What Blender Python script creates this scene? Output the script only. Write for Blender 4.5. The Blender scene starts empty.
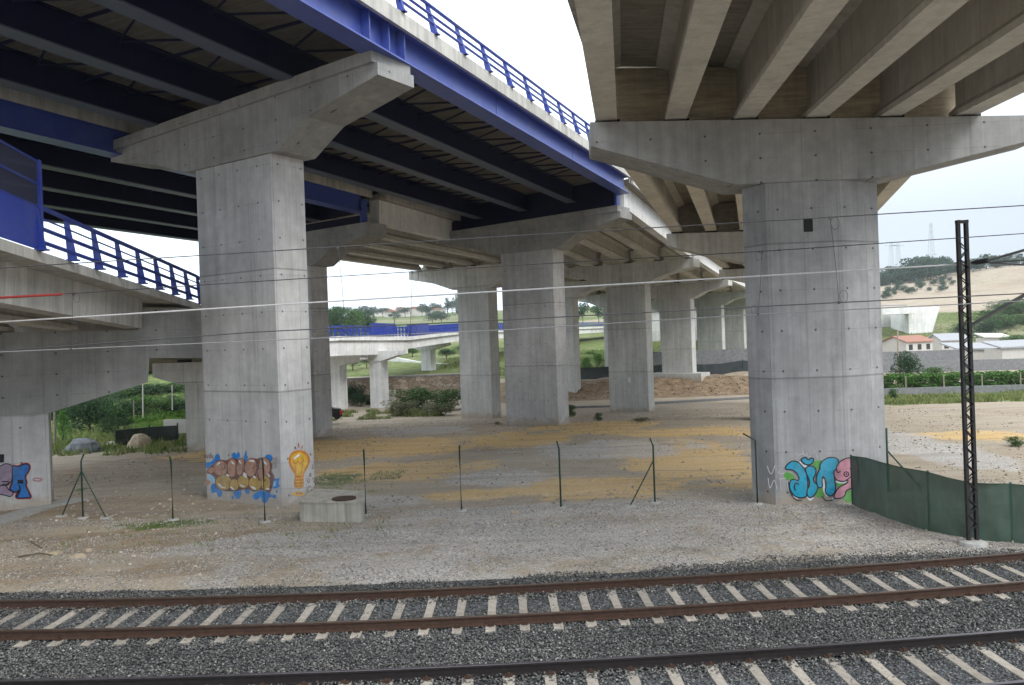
import bpy, math, random
import numpy as np
from mathutils import Matrix, Vector, noise
from mathutils.geometry import tessellate_polygon
random.seed(7); rng = np.random.default_rng(7)
S = bpy.context.scene; COL = S.collection
R = math.radians
# ------------------------------------------------------------------ camera model
F = 800.0; H = 5.2; ROLL = R(2.0); cr, sr = math.cos(ROLL), math.sin(ROLL)
def ray(x, y):
    a = x-512.; b = 339.-y
    return (a*cr+b*sr)/F, (-a*sr+b*cr)/F
def atY(x, y, Y):
    X, Z = ray(x, y); return Vector((X*Y, Y, H+Z*Y))
def atZ(x, y, z):
    X, Z = ray(x, y); Y = (z-H)/Z; return Vector((X*Y, Y, z))
def atplane(x, y, P, az):
    X, Z = ray(x, y); a = R(az)
    u = (X*P[1]-P[0])/(math.cos(a)+X*math.sin(a)); Y = P[1]-u*math.sin(a)
    return Vector((P[0]+u*math.cos(a), Y, H+Z*Y))
def sstep(a, b, x):
    t = min(1., max(0., (x-a)/(b-a))); return t*t*(3-2*t)
def interp(pts, x):
    if x <= pts[0][0]: return pts[0][1]
    for (a, p), (b, q) in zip(pts, pts[1:]):
        if x <= b: return p+(q-p)*(x-a)/(b-a)
    return pts[-1][1]
# ------------------------------------------------------------------ nodes
class NT:
    def __init__(s, name, mat=True):
        if mat:
            s.m = bpy.data.materials.new(name); s.m.use_nodes = True; s.t = s.m.node_tree
        s.t.nodes.clear()
    def n(s, typ, **kw):
        nd = s.t.nodes.new(typ)
        for k, v in kw.items():
            if k.startswith('i_'):
                key = k[2:]; key = int(key) if key.isdigit() else key.replace('_', ' ')
                s.put(nd.inputs[key], v)
            else: setattr(nd, k, v)
        return nd
    def put(s, sock, v):
        if isinstance(v, bpy.types.NodeSocket): s.t.links.new(v, sock)
        elif isinstance(v, bpy.types.Node): s.t.links.new(v.outputs[0], sock)
        else:
            if isinstance(v, (tuple, list)) and len(v) == 3 and sock.type == 'RGBA': v = (*v, 1)
            sock.default_value = v
    def math(s, op, a, b=0., c=None):
        nd = s.t.nodes.new('ShaderNodeMath'); nd.operation = op
        s.put(nd.inputs[0], a); s.put(nd.inputs[1], b)
        if c is not None: s.put(nd.inputs[2], c)
        return nd.outputs[0]
    def noise(s, scale, vec=None, detail=4., rough=.55, dist=0.):
        nd = s.n('ShaderNodeTexNoise'); nd.inputs['Scale'].default_value = scale
        nd.inputs['Detail'].default_value = detail; nd.inputs['Roughness'].default_value = rough
        nd.inputs['Distortion'].default_value = dist
        if vec is not None: s.put(nd.inputs['Vector'], vec)
        return nd.outputs[0]
    def ramp(s, fac, stops):
        nd = s.n('ShaderNodeValToRGB'); s.put(nd.inputs[0], fac); e = nd.color_ramp.elements
        while len(e) < len(stops): e.new(.5)
        for el, (p, c) in zip(e, stops):
            el.position = p
            el.color = (c, c, c, 1) if isinstance(c, (int, float)) else (*c, 1)
        return nd.outputs[0]
    def mix(s, fac, a, b, mode='MIX'):
        nd = s.n('ShaderNodeMix', data_type='RGBA', blend_type=mode)
        s.put(nd.inputs[0], fac); s.put(nd.inputs[6], a); s.put(nd.inputs[7], b)
        return nd.outputs[2]
    def mapping(s, vec, scale):
        nd = s.n('ShaderNodeMapping'); s.put(nd.inputs[0], vec); nd.inputs['Scale'].default_value = scale
        return nd.outputs[0]
    def out(s, col, rough=.8, bump=None, bstr=.3, bdist=.02, metal=0., spec=.35, alpha=None, emis=None):
        p = s.n('ShaderNodeBsdfPrincipled'); s.put(p.inputs['Base Color'], col)
        s.put(p.inputs['Roughness'], rough); s.put(p.inputs['Metallic'], metal)
        s.put(p.inputs['Specular IOR Level'], spec)
        if bump is not None:
            b = s.n('ShaderNodeBump'); s.put(b.inputs['Height'], bump)
            b.inputs['Strength'].default_value = bstr; b.inputs['Distance'].default_value = bdist
            s.t.links.new(b.outputs[0], p.inputs['Normal'])
        if alpha is not None: s.put(p.inputs['Alpha'], alpha)
        o = s.n('ShaderNodeOutputMaterial'); s.t.links.new(p.outputs[0], o.inputs[0])
        return s.m
def plain(name, col, rough=.6, var=.15, scale=6., metal=0., bump=.15, spec=.35, dust=None, rnd=0.):
    t = NT(name); tc = t.n('ShaderNodeTexCoord').outputs['Object']
    n = t.noise(scale, tc, 5.); v = t.ramp(n, [(.25, 1-var), (.75, 1+var*.6)])
    if dust: col = t.mix(t.ramp(t.noise(.9, tc, 7., .7), [(.45, 0.), (.75, .38)]), col, dust)
    if rnd: oi = t.n('ShaderNodeObjectInfo'); col = t.mix(1., col, t.ramp(oi.outputs['Random'], [(0, 1-rnd), (1, 1+rnd)]), 'MULTIPLY')
    return t.out(t.mix(1., col, v, 'MULTIPLY'), rough, n, bump, .01, metal, spec)
def concrete(name, col, holes=True, seams=True, lift=4.0, lift0=3.75, streak=.2, boards=False, mottle=.16, bu=1.12, hz=1.35):
    t = NT(name); tcn = t.n('ShaderNodeTexCoord'); tc = tcn.outputs['Object']
    sx = t.n('ShaderNodeSeparateXYZ'); t.put(sx.inputs[0], tc)
    sn = t.n('ShaderNodeSeparateXYZ'); t.put(sn.inputs[0], tcn.outputs['Normal'])
    isx = t.math('GREATER_THAN', t.math('ABSOLUTE', sn.outputs[0]), t.math('ABSOLUTE', sn.outputs[1]))
    mx = t.n('ShaderNodeMix', data_type='FLOAT'); t.put(mx.inputs[0], isx); t.put(mx.inputs[2], sx.outputs[0]); t.put(mx.inputs[3], sx.outputs[1])
    u = mx.outputs[0]; z = sx.outputs[2]
    big = t.noise(.35, tc, 5., .6); med = t.noise(2.2, tc, 6., .65); fine = t.noise(38., tc, 3., .6)
    # vertical water streaks and board marks
    st = t.noise(1., t.mapping(tc, (3.2, 3.2, .22)), 5., .6)
    st2 = t.noise(1., t.mapping(tc, (11., 11., .25)), 3., .6)
    c = t.mix(1., col, t.ramp(big, [(.3, 1-mottle), (.7, 1+mottle*.7)]), 'MULTIPLY')
    c = t.mix(1., c, t.ramp(med, [(.3, 1-mottle*.8), (.72, 1+mottle*.5)]), 'MULTIPLY')
    c = t.mix(1., c, t.ramp(st, [(.32, 1-streak), (.6, 1.06)]), 'MULTIPLY')
    c = t.mix(1., c, t.ramp(st2, [(.3, 1-streak*.55), (.65, 1.05)]), 'MULTIPLY')
    c = t.mix(1., c, t.ramp(fine, [(.3, .93), (.7, 1.05)]), 'MULTIPLY')
    dr = t.noise(1., t.mapping(tc, (2.3, 2.3, .09)), 6., .7); c = t.mix(t.ramp(dr, [(.60, 0.), (.72, .42)]), c, (.13, .125, .115))
    ru = t.noise(1., t.mapping(tc, (5.1, 5.1, .35)), 3., .6); c = t.mix(t.ramp(ru, [(.70, 0.), (.78, .45)]), c, (.26, .15, .075))
    h = t.math('MULTIPLY', fine, .25)
    if seams:
        def line(v, period, w, off=0.):
            f = t.math('FRACT', t.math('ADD', t.math('DIVIDE', v, period), 10.+off))
            d = t.math('MINIMUM', f, t.math('SUBTRACT', 1., f))
            return t.math('LESS_THAN', t.math('MULTIPLY', d, period), w)
        brk = t.math('GREATER_THAN', t.noise(.8, tc, 2.), .42)
        v1 = t.math('MULTIPLY', line(u, bu, .014), brk)
        h1 = line(z, lift, .028, -lift0/lift)
        h2 = t.math('MULTIPLY', line(z, hz, .010, -.3), t.math('GREATER_THAN', t.noise(.5, tc, 2.), .5))
        c = t.mix(t.math('MULTIPLY', v1, .26), c, (.1, .1, .1))
        c = t.mix(t.math('MULTIPLY', h2, .25), c, (.1, .1, .1))
        c = t.mix(t.math('MULTIPLY', h1, .42), c, (.07, .07, .065))
        # each pour has its own slight tone
        fl = t.math('FLOOR', t.math('DIVIDE', t.math('SUBTRACT', z, lift0), lift)); fu = t.math('FLOOR', t.math('DIVIDE', u, bu))
        wn = t.n('ShaderNodeTexWhiteNoise', noise_dimensions='2D'); cx = t.n('ShaderNodeCombineXYZ'); t.put(cx.inputs[0], fl); t.put(cx.inputs[1], fu)
        t.put(wn.inputs['Vector'], cx)
        c = t.mix(1., c, t.ramp(wn.outputs[0], [(0, .92), (1, 1.06)]), 'MULTIPLY')
        w2 = t.n('ShaderNodeTexWhiteNoise', noise_dimensions='1D'); t.put(w2.inputs['W'], fl); c = t.mix(1., c, t.ramp(w2.outputs[0], [(0, .90), (1, 1.08)]), 'MULTIPLY')
        h = t.math('SUBTRACT', h, t.math('MULTIPLY', h1, 1.))
    if name in ('concrete_shaft', 'concrete_shaft_dark', 'concrete_shaft_far'):   # mud splashed on the foot
        sm = t.math('ADD', z, t.math('MULTIPLY', t.math('SUBTRACT', t.noise(2.6, tc, 6., .7), .5), 1.5)); c = t.mix(t.ramp(sm, [(.12, .62), (.5, 0.)]), c, (.30, .24, .17))
    if holes:
        pu, pz = bu*.5, hz
        fu = t.math('SUBTRACT', t.math('FRACT', t.math('ADD', t.math('DIVIDE', u, bu), 10.25)), .5)
        fz = t.math('SUBTRACT', t.math('FRACT', t.math('ADD', t.math('DIVIDE', z, hz), .2)), .5)
        d = t.math('SQRT', t.math('ADD', t.math('POWER', t.math('MULTIPLY', fu, bu), 2.), t.math('POWER', t.math('MULTIPLY', fz, hz), 2.)))
        hm = t.math('LESS_THAN', d, .035)
        c = t.mix(t.math('MULTIPLY', hm, .75), c, (.03, .03, .03))
        h = t.math('SUBTRACT', h, t.math('MULTIPLY', hm, 1.5))
        # pin holes and little pits
        vo = t.n('ShaderNodeTexVoronoi'); t.put(vo.inputs['Vector'], tc); vo.inputs['Scale'].default_value = 5.
        pit = t.math('LESS_THAN', vo.outputs['Distance'], .055)
        c = t.mix(t.math('MULTIPLY', pit, .35), c, (.05, .05, .05))
    if boards:
        bn = t.noise(1., t.mapping(tc, (.5, 9., 9.)), 4., .7)
        c = t.mix(1., c, t.ramp(bn, [(.35, .7), (.65, 1.12)]), 'MULTIPLY')
    return t.out(c, .85, h, .35, .012, spec=.25)
M = {}
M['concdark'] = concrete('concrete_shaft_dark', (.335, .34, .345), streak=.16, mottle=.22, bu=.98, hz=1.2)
M['conc'] = concrete('concrete_shaft', (.50, .50, .505), streak=.1, mottle=.2, bu=.98, hz=1.2)  # pale concrete, with light from the gaps between decks put into it
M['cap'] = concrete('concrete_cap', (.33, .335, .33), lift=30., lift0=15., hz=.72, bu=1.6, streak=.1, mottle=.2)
M['conc2'] = concrete('concrete_shaft_far', (.52, .52, .50), holes=False, streak=.14)
M['concwarm'] = concrete('concrete_precast_beam', (.52, .495, .44), holes=False, seams=False, streak=.1)
M['slab'] = concrete('concrete_deck_underside_shaded', (.15, .14, .12), holes=False, seams=False, streak=.1, boards=True)  # soffit concrete darkened: deep shade under the steel spans put into the colour
M['diaph'] = concrete('concrete_diaphragm', (.50, .44, .33), holes=False, seams=False, streak=.05, boards=True)  # board-marked tan, brightened to stand in for light from below
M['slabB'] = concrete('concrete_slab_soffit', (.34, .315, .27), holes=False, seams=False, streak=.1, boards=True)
M['fascia'] = concrete('concrete_fascia', (.50, .49, .46), holes=False, seams=False, streak=.25)
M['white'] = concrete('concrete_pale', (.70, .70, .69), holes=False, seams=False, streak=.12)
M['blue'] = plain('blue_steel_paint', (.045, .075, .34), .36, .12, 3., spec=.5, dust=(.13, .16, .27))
M['blueshade'] = plain('blue_steel_paint_shaded', (.003, .0045, .03), .6, .12, 3., spec=.2)  # same blue paint taken near black: shade under the deck is in the colour
M['flange'] = plain('blue_grey_flange_shaded', (.07, .085, .13), .5, .12, 3.)  # blue-grey flange colour, darkened for the shade under the deck
M['rail_blue'] = plain('blue_railing_paint', (.022, .045, .29), .42, .12, 8., dust=(.12, .14, .24))
M['black'] = plain('black_rubber', (.012, .012, .012), .7)
M['rust'] = plain('rusty_rail', (.050, .026, .017), .8, .35, 9., bump=.4)
M['rustdark'] = plain('greasy_rail', (.014, .011, .011), .6, .35, 9., bump=.4)
M['railtop'] = plain('worn_rail_head', (.10, .075, .06), .4, .3, 9., metal=.5)
M['railtop2'] = plain('worn_rail_head_near', (.10, .09, .10), .35, .2, 9., metal=.6)
M['sleeper'] = plain('concrete_sleeper', (.33, .30, .26), .95, .35, 7., bump=.4, dust=(.20, .16, .12), rnd=.16)
M['boxconc'] = concrete('concrete_box', (.40, .38, .33), holes=False, seams=False, streak=.3)
M['green'] = plain('green_fence_paint', (.012, .045, .032), .5)
M['mast'] = plain('dark_mast_steel', (.022, .020, .022), .7, .3, 20.)
M['steelgrey'] = plain('galvanised_steel', (.22, .23, .24), .5, .15, 10., metal=.4)
M['wire'] = plain('dark_wire', (.045, .045, .05), .5)
M['wiremid'] = plain('grey_wire', (.26, .26, .27), .5)
M['wirelight'] = plain('aluminium_wire', (.55, .55, .56), .5)
M['red'] = plain('red_insulating_sleeve', (.28, .035, .03), .5)
M['footing'] = plain('footing_concrete', (.36, .36, .34), .9, .25, 8.)
M['wood'] = plain('wooden_pole', (.30, .25, .20), .9, .25, 8.)
M['tile'] = plain('clay_roof_tile', (.30, .155, .115), .9, .25, 3.)
M['wallw'] = plain('whitewashed_wall', (.50, .485, .45), .9, .12, 2.)
M['glass'] = plain('dark_window_glass', (.03, .035, .04), .2, .1, 2.)
M['roofgrey'] = plain('grey_sheet_roof', (.30, .31, .33), .8, .12, 2.)
M['blockwall'] = plain('grey_block_wall', (.20, .205, .21), .95, .3, 3.)
M['darknet'] = plain('dark_debris_net', (.05, .06, .065), .95, .45, 1.5)
_pn = M['darknet'].node_tree.nodes; [setattr(n_.inputs['Alpha'], 'default_value', .8) for n_ in _pn if n_.type == 'BSDF_PRINCIPLED']
M['carpaint'] = plain('black_car_paint', (.015, .015, .018), .25, .05, 2., spec=.5)
M['redlamp'] = plain('red_lamp_lens', (.45, .02, .02), .3)
M['trunk'] = plain('bark', (.10, .075, .055), .95, .3, 4.)
def graf(n, c, r=.75): return plain('spray_paint_'+n, c, r, .35, 5., bump=.1, dust=(.30, .30, .30))
for n_, c_ in dict(teal=(.01, .27, .42), black=(.012, .012, .018), pink=(.46, .21, .27), gwhite=(.68, .7, .72), lime=(.09, .30, .06),
                   gblue=(.012, .19, .56), ltblue=(.25, .52, .75), maroon=(.15, .05, .04), brown=(.40, .21, .14), ochre=(.42, .28, .06), orange=(.52, .19, .02),
                   yellow=(.62, .38, .04), violet=(.26, .20, .28), dblue=(.02, .13, .40), gred=(.35, .03, .04)).items(): M['g_'+n_] = graf(n_, c_)
def foliage(name, c1, c2, c3):
    t = NT(name); g = t.n('ShaderNodeNewGeometry'); tc = t.n('ShaderNodeTexCoord').outputs['Object']
    c = t.ramp(g.outputs['Random Per Island'], [(0., c1), (.5, c2), (1., c3)])
    n = t.noise(.6, tc, 3.); c = t.mix(1., c, t.ramp(n, [(.3, .65), (.7, 1.25)]), 'MULTIPLY')
    p = t.n('ShaderNodeBsdfPrincipled'); t.put(p.inputs['Base Color'], c); p.inputs['Roughness'].default_value = .75; p.inputs['Specular IOR Level'].default_value = .2
    tr = t.n('ShaderNodeBsdfTranslucent'); t.put(tr.inputs[0], c)
    ms = t.n('ShaderNodeMixShader'); ms.inputs[0].default_value = .25
    t.t.links.new(p.outputs[0], ms.inputs[1]); t.t.links.new(tr.outputs[0], ms.inputs[2])
    o = t.n('ShaderNodeOutputMaterial'); t.t.links.new(ms.outputs[0], o.inputs[0]); return t.m
M['leaf'] = foliage('leaves_mid', (.03, .07, .02), (.055, .12, .03), (.09, .17, .045))
M['leafdark'] = foliage('leaves_dark', (.015, .04, .018), (.03, .07, .03), (.05, .10, .04))
M['leafbright'] = foliage('leaves_bright', (.07, .17, .03), (.11, .25, .05), (.17, .32, .08))
M['leaflime'] = foliage('leaves_lime', (.10, .22, .03), (.16, .32, .05), (.22, .38, .08))
M['leafdry'] = foliage('leaves_dry', (.10, .10, .06), (.16, .15, .09), (.13, .17, .07))
M['leafvine'] = foliage('vine_leaves', (.04, .10, .02), (.075, .18, .035), (.12, .25, .06))
M['leafblue'] = foliage('leaves_far', (.035, .07, .05), (.055, .10, .065), (.075, .13, .08))
M['grass'] = foliage('grass_blades', (.10, .15, .04), (.16, .22, .06), (.30, .27, .14))
# ------------------------------------------------------------------ mesh building
W = {}
class MB:
    def __init__(s): s.v = []; s.f = []; s.mi = []
    def add(s, vs, fs, mi=0):
        o = len(s.v); s.v += [tuple(v) for v in vs]; s.f += [tuple(i+o for i in f) for f in fs]; s.mi += [mi]*len(fs); return s
    def box(s, c, size, rz=0., mi=0, tilt=None):
        hx, hy, hz = size[0]/2, size[1]/2, size[2]/2; m = Matrix.Rotation(rz, 3, 'Z')
        if tilt is not None: m = m @ tilt
        vs = [Vector(c)+m @ Vector((x*hx, y*hy, z*hz)) for z in (-1, 1) for x, y in ((-1, -1), (1, -1), (1, 1), (-1, 1))]
        return s.add(vs, [(3, 2, 1, 0), (4, 5, 6, 7), (0, 1, 5, 4), (1, 2, 6, 5), (2, 3, 7, 6), (3, 0, 4, 7)], mi)
    def prism(s, outline, O, az, thick, mi=0):
        """outline (u,z) in the vertical plane through O facing azimuth az, extruded backwards by thick"""
        a = R(az); r = Vector((math.cos(a), -math.sin(a), 0)); b = Vector((math.sin(a), math.cos(a), 0)); n = len(outline)
        O = Vector((O[0], O[1], 0))
        vs = [O+r*u+Vector((0, 0, z)) for u, z in outline]; vs += [v+b*thick for v in vs]
        tris = tessellate_polygon([[Vector((u, z, 0)) for u, z in outline]])
        fs = [tuple(t) for t in tris]+[tuple(n+i for i in reversed(t)) for t in tris]
        fs += [(i, (i+1) % n, n+(i+1) % n, n+i) for i in range(n)]
        return s.add(vs, fs, mi)
    def ext(s, prof, A, B, mi=0, closed=True, side=None):
        """profile (side,up) swept from A to B, kept vertical"""
        A = Vector(A); B = Vector(B); d = (B-A); d.z = 0; d.normalize(); sd = Vector(side) if side is not None else Vector((d.y, -d.x, 0)); n = len(prof)
        vs = [P+sd*u+Vector((0, 0, z)) for P in (A, B) for u, z in prof]
        fs = [(i, (i+1) % n, n+(i+1) % n, n+i) for i in range(n)]
        tris = tessellate_polygon([[Vector((u, z, 0)) for u, z in prof]])
        fs += [tuple(t) for t in tris]+[tuple(n+i for i in reversed(t)) for t in tris]
        return s.add(vs, fs, mi)
    def path(s, prof, pts, mi=0, caps=True):
        """profile swept along a polyline of points (profile stays vertical)"""
        pts = [Vector(p) for p in pts]; n = len(prof); vs = []; 
        for i, p in enumerate(pts):
            d = (pts[min(i+1, len(pts)-1)]-pts[max(i-1, 0)]); d.z = 0; d.normalize(); sd = Vector((d.y, -d.x, 0))
            vs += [p+sd*u+Vector((0, 0, z)) for u, z in prof]
        fs = [(k*n+i, k*n+(i+1) % n, (k+1)*n+(i+1) % n, (k+1)*n+i) for k in range(len(pts)-1) for i in range(n)]
        if caps:
            tris = tessellate_polygon([[Vector((u, z, 0)) for u, z in prof]])
            o = (len(pts)-1)*n; fs += [tuple(t) for t in tris]+[tuple(o+i for i in reversed(t)) for t in tris]
        return s.add(vs, fs, mi)
    def tube(s, pts, r, n=6, mi=0):
        pts = [Vector(p) for p in pts]; rs = r if isinstance(r, (list, tuple)) else [r]*len(pts); vs = []
        for i, p in enumerate(pts):
            d = (pts[min(i+1, len(pts)-1)]-pts[max(i-1, 0)]).normalized()
            a = d.cross(Vector((0, 0, 1))); a = a.normalized() if a.length > .05 else Vector((1, 0, 0)); b = d.cross(a).normalized()
            vs += [p+(a*math.cos(2*math.pi*k/n)+b*math.sin(2*math.pi*k/n))*rs[i] for k in range(n)]
        fs = [(k*n+i, k*n+(i+1) % n, (k+1)*n+(i+1) % n, (k+1)*n+i) for k in range(len(pts)-1) for i in range(n)]
        fs += [tuple(range(n-1, -1, -1)), tuple(range(len(vs)-n, len(vs)))]
        return s.add(vs, fs, mi)
    def build(s, name, mats, parent=None, smooth=False, root=None):
        me = bpy.data.meshes.new(name); mw = W[parent] if parent is not None else Matrix.Identity(4); inv = mw.inverted()
        v = [tuple(inv @ Vector(p)) for p in s.v] if parent is not None else s.v
        me.from_pydata(v, [], s.f)
        for m in (mats if isinstance(mats, (list, tuple)) else [mats]): me.materials.append(M[m] if isinstance(m, str) else m)
        me.polygons.foreach_set('material_index', s.mi)
        if smooth: me.polygons.foreach_set('use_smooth', [True]*len(s.f))
        me.validate()
        import bmesh
        bm = bmesh.new(); bm.from_mesh(me); bmesh.ops.recalc_face_normals(bm, faces=bm.faces); bm.to_mesh(me); bm.free()
        me.update()
        o = bpy.data.objects.new(name, me); COL.objects.link(o)
        if parent is not None: o.parent = parent
        W[o] = mw; return o
def tag(o, label, cat=None, group=None, kind=None):
    if label: o['label'] = label
    if cat: o['category'] = cat
    if group: o['group'] = group
    if kind: o['kind'] = kind
    return o
def thing(name, label, cat, loc=(0, 0, 0), rz=0., group=None):
    o = bpy.data.objects.new(name, None); COL.objects.link(o); o.empty_display_size = .3
    o.location = loc; o.rotation_euler = (0, 0, rz); W[o] = Matrix.Translation(loc) @ Matrix.Rotation(rz, 4, 'Z')
    return tag(o, label, cat, group)
def dup(root, loc, rz=0., label=None, group=None, scale=None):
    r = root.copy(); COL.objects.link(r); r.location = loc; r.rotation_euler = (0, 0, rz)
    if scale: r.scale = scale
    if label: r['label'] = label
    if group: r['group'] = group
    for ch in list(root.children):
        c = ch.copy(); COL.objects.link(c); c.parent = r
        for g in list(ch.children):
            d = g.copy(); COL.objects.link(d); d.parent = c
    return r
# ------------------------------------------------------------------ terrain height
PROF = [(0, -.12), (17.3, -.12), (18.4, 0.), (27, 0.), (50.5, -.33), (62, -1.2), (75, -2.), (90, -2.2)]
def ground(x, y):
    if y <= 90: z = interp(PROF, y)
    else: z = -2.2
    q = x/max(y, 10.)
    # middle: earth bank behind the kerb, then a rising meadow
    zm = interp([(90, -2.2), (92.5, -2.1), (98, -.42), (112, -.2), (125, .6), (180, 3.4), (300, 10), (600, 24), (900, 38), (1500, 45)], y)
    zl = interp([(90, -2.2), (104.2, -2.2), (105.3, .7), (125, .9), (180, 3.0), (300, 9), (600, 24), (900, 36), (1500, 45)], y)
    zr = interp([(90, -2.2), (200, -2.2), (225, 1.), (262, 8.6), (300, 13), (420, 25), (520, 24), (1500, 20)], y)
    zr += 7*sstep(200, 265, x)*sstep(280, 420, y)+3*sstep(.42, .52, q)*sstep(262, 330, y)
    zf = interp([(38, -.2), (50, -.5), (62, -.85), (75, -.7), (100, 1.2), (200, 10), (500, 30), (1500, 45)], y)
    if y > 90 or q < -.3:
        wm = sstep(-.065, -.045, q); wr = sstep(.30, .36, q); wf = 1-sstep(-.36, -.31, q)
        zz = zl*(1-wm)+zm*wm; zz = zz*(1-wr)+zr*wr
        if y <= 90: zz = z
        z = zz*(1-wf)+(zf if y > 38 else z)*wf
    if y > 120: z += (noise.noise(Vector((x*.01, y*.01, 0)))*3.5+noise.noise(Vector((x*.04, y*.04, 3)))*.9)*sstep(120, 400, y)
    if 92 < y < 110 and -.05 < q < .3: z += noise.noise(Vector((x*.35, y*.35, 1)))*.45
    if 18 < y < 90: z += noise.noise(Vector((x*.25, y*.25, 5)))*.05+noise.noise(Vector((x*.9, y*.9, 8)))*.018
    return z
def atG(x, y, dz=0.):
    z = 0.
    for _ in range(30):
        p = atZ(x, y, z+dz); z = .5*z+.5*ground(p.x, p.y)
    return p
def axis(segs):
    out = [segs[0][0]]
    for a, b, st in segs:
        n = max(1, round((b-a)/st)); out += [a+(b-a)*k/n for k in range(1, n+1)]
    return out
def patch(px, py, rx, ry):
    c = atG(px, py); a = atG(px-rx, py); b = atG(px+rx, py); u = atG(px, py-ry); d = atG(px, py+ry)
    return c.x, (u.y+d.y)/2, (b.x-a.x)/2, (u.y-d.y)/2
ORANGE = [patch(690, 462, 80, 24), patch(600, 488, 110, 12), patch(745, 470, 30, 26), patch(520, 440, 60, 8), patch(330, 450, 150, 11), patch(690, 432, 80, 6),
          patch(400, 470, 90, 12), patch(975, 436, 70, 7), patch(470, 495, 60, 6), patch(600, 428, 80, 7)]
GREY = [patch(610, 449, 95, 10), patch(500, 478, 50, 10), patch(935, 450, 60, 28), patch(420, 432, 60, 5), patch(560, 540, 160, 16), patch(320, 545, 130, 14), patch(600, 508, 200, 7), patch(370, 502, 60, 8)]
BROWN = [(18, 96, 22, 4.5), (40, 100, 14, 5), patch(130, 472, 110, 16), patch(20, 575, 60, 12), patch(190, 570, 60, 9), patch(870, 525, 90, 14), patch(130, 540, 130, 12), patch(170, 505, 140, 12), patch(430, 550, 60, 10)]
GREEN = [patch(335, 480, 38, 8), patch(170, 525, 90, 8), patch(130, 443, 100, 5), patch(80, 490, 20, 4)]
def pm(lst, x, y, k):
    v = 0.
    for cx, cy, rx, ry in lst:
        d = math.hypot((x-cx)/rx, (y-cy)/max(ry, .3)); v = max(v, 1-sstep(.55, 1.25, d+k*.45))
    return v
xs = axis([(-1600, -400, 100), (-400, -100, 20), (-100, -40, 3), (-40, -16, .8), (-16, 18, .28), (18, 60, .7), (60, 120, 3), (120, 420, 12), (420, 1600, 90)])
ys = axis([(-300, -20, 40), (-20, 10, 5), (10, 17, .7), (17, 33, .28), (33, 60, .5), (60, 112, .8), (112, 180, 4), (180, 460, 10), (460, 1600, 60)])
nx, ny = len(xs), len(ys); gv = []; gc = []
for y in ys:
    for x in xs:
        gv.append((x, y, ground(x, y)))
        if 15 < y < 110 and -60 < x < 70:
            k = noise.noise(Vector((x*.5, y*.35, 0)))+.5*noise.noise(Vector((x*1.9, y*1.3, 2)))
            q = x/y
            gr = pm(GREEN, x, y, k+.35)*.7
            gy = pm(GREY, x, y, k)
            if y < 25: gy = max(gy, sstep(-9, -2, x+3*k)*(.62+.3*k))
            if q > .4 and 66 < y < 84: gr = max(gr, sstep(67+4*k, 70+4*k, y))
            if q < -.36 and y > 44: gr = max(gr, sstep(44, 47, y+3*k))
            gc.append((pm(ORANGE, x, y, k), gy, gr, pm(BROWN, x, y, k)))
        elif y >= 110: 
            q = x/y; g_ = .8
            if q > .33: g_ = interp([(200, .2), (205, .9), (258, .9), (268, .12), (420, .05), (440, .8)], y) if q < .66 else interp([(200, .2), (205, .9), (300, .8), (320, .1), (420, .05), (440, .8)], y)
            k = noise.noise(Vector((x*.02, y*.02, 0)))
            gc.append((.1, .0, max(0, min(1, g_+k*.5)), 0))
        else: gc.append((0, .3, .2, .2))
me = bpy.data.meshes.new('ground')
me.from_pydata(gv, [], [(j*nx+i, j*nx+i+1, (j+1)*nx+i+1, (j+1)*nx+i) for j in range(ny-1) for i in range(nx-1)])
at = me.color_attributes.new('mask', 'FLOAT_COLOR', 'POINT'); at.data.foreach_set('color', np.array(gc, dtype=np.float32).ravel())
at2 = me.attributes.new('bank', 'FLOAT', 'POINT'); at2.data.foreach_set('value', [1. if (91.8 < y < 101 and -.055 < x/max(y, 1.) < .32) else (.45*max(0., min(1., .5+2.2*noise.noise(Vector((x*.012, y*.012, 4)))+1.2*noise.noise(Vector((x*.05, y*.05, 4))))) if (y > 262 and x/max(y, 1.) > .36) else 0.) for x, y, z in gv])
me.polygons.foreach_set('use_smooth', [True]*len(me.polygons))
t = NT('ground_soil'); tc = t.n('ShaderNodeTexCoord').outputs['Object']; va = t.n('ShaderNodeVertexColor', layer_name='mask')
sp = t.n('ShaderNodeSeparateColor'); t.put(sp.inputs[0], va.outputs[0])
n1 = t.noise(.22, tc, 7., .6); n2 = t.noise(1.6, tc, 6., .65); n3 = t.noise(14., tc, 4., .7); n4 = t.noise(60., tc, 2., .6)
tr = t.noise(1., t.mapping(tc, (.25, 1.6, 1.)), 6., .65, .6)
base = t.ramp(n1, [(.3, (.29, .24, .18)), (.5, (.335, .285, .22)), (.7, (.36, .32, .265))])
n5 = t.noise(.55, tc, 9., .72, 1.2)
def msk(sock, lo=.42, hi=.56): return t.ramp(t.math('ADD', sock, t.math('ADD', t.math('MULTIPLY', t.math('SUBTRACT', n2, .5), 1.1), t.math('MULTIPLY', t.math('SUBTRACT', n5, .5), 1.5))), [(lo, 0.), (hi, 1.)])
c = t.mix(msk(va.outputs[1]), base, t.ramp(n2, [(.3, (.235, .18, .125)), (.7, (.33, .27, .20))]))
c = t.mix(msk(sp.outputs[0], .32, .72), c, t.ramp(tr, [(.3, (.40, .28, .14)), (.45, (.55, .38, .17)), (.58, (.46, .335, .185)), (.7, (.52, .39, .21))]))
gravelc = t.ramp(n3, [(.3, (.26, .25, .24)), (.5, (.385, .37, .355)), (.68, (.50, .485, .47))])
c = t.mix(t.math('MULTIPLY', msk(sp.outputs[1], .3, .7), .75), c, gravelc)
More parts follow.
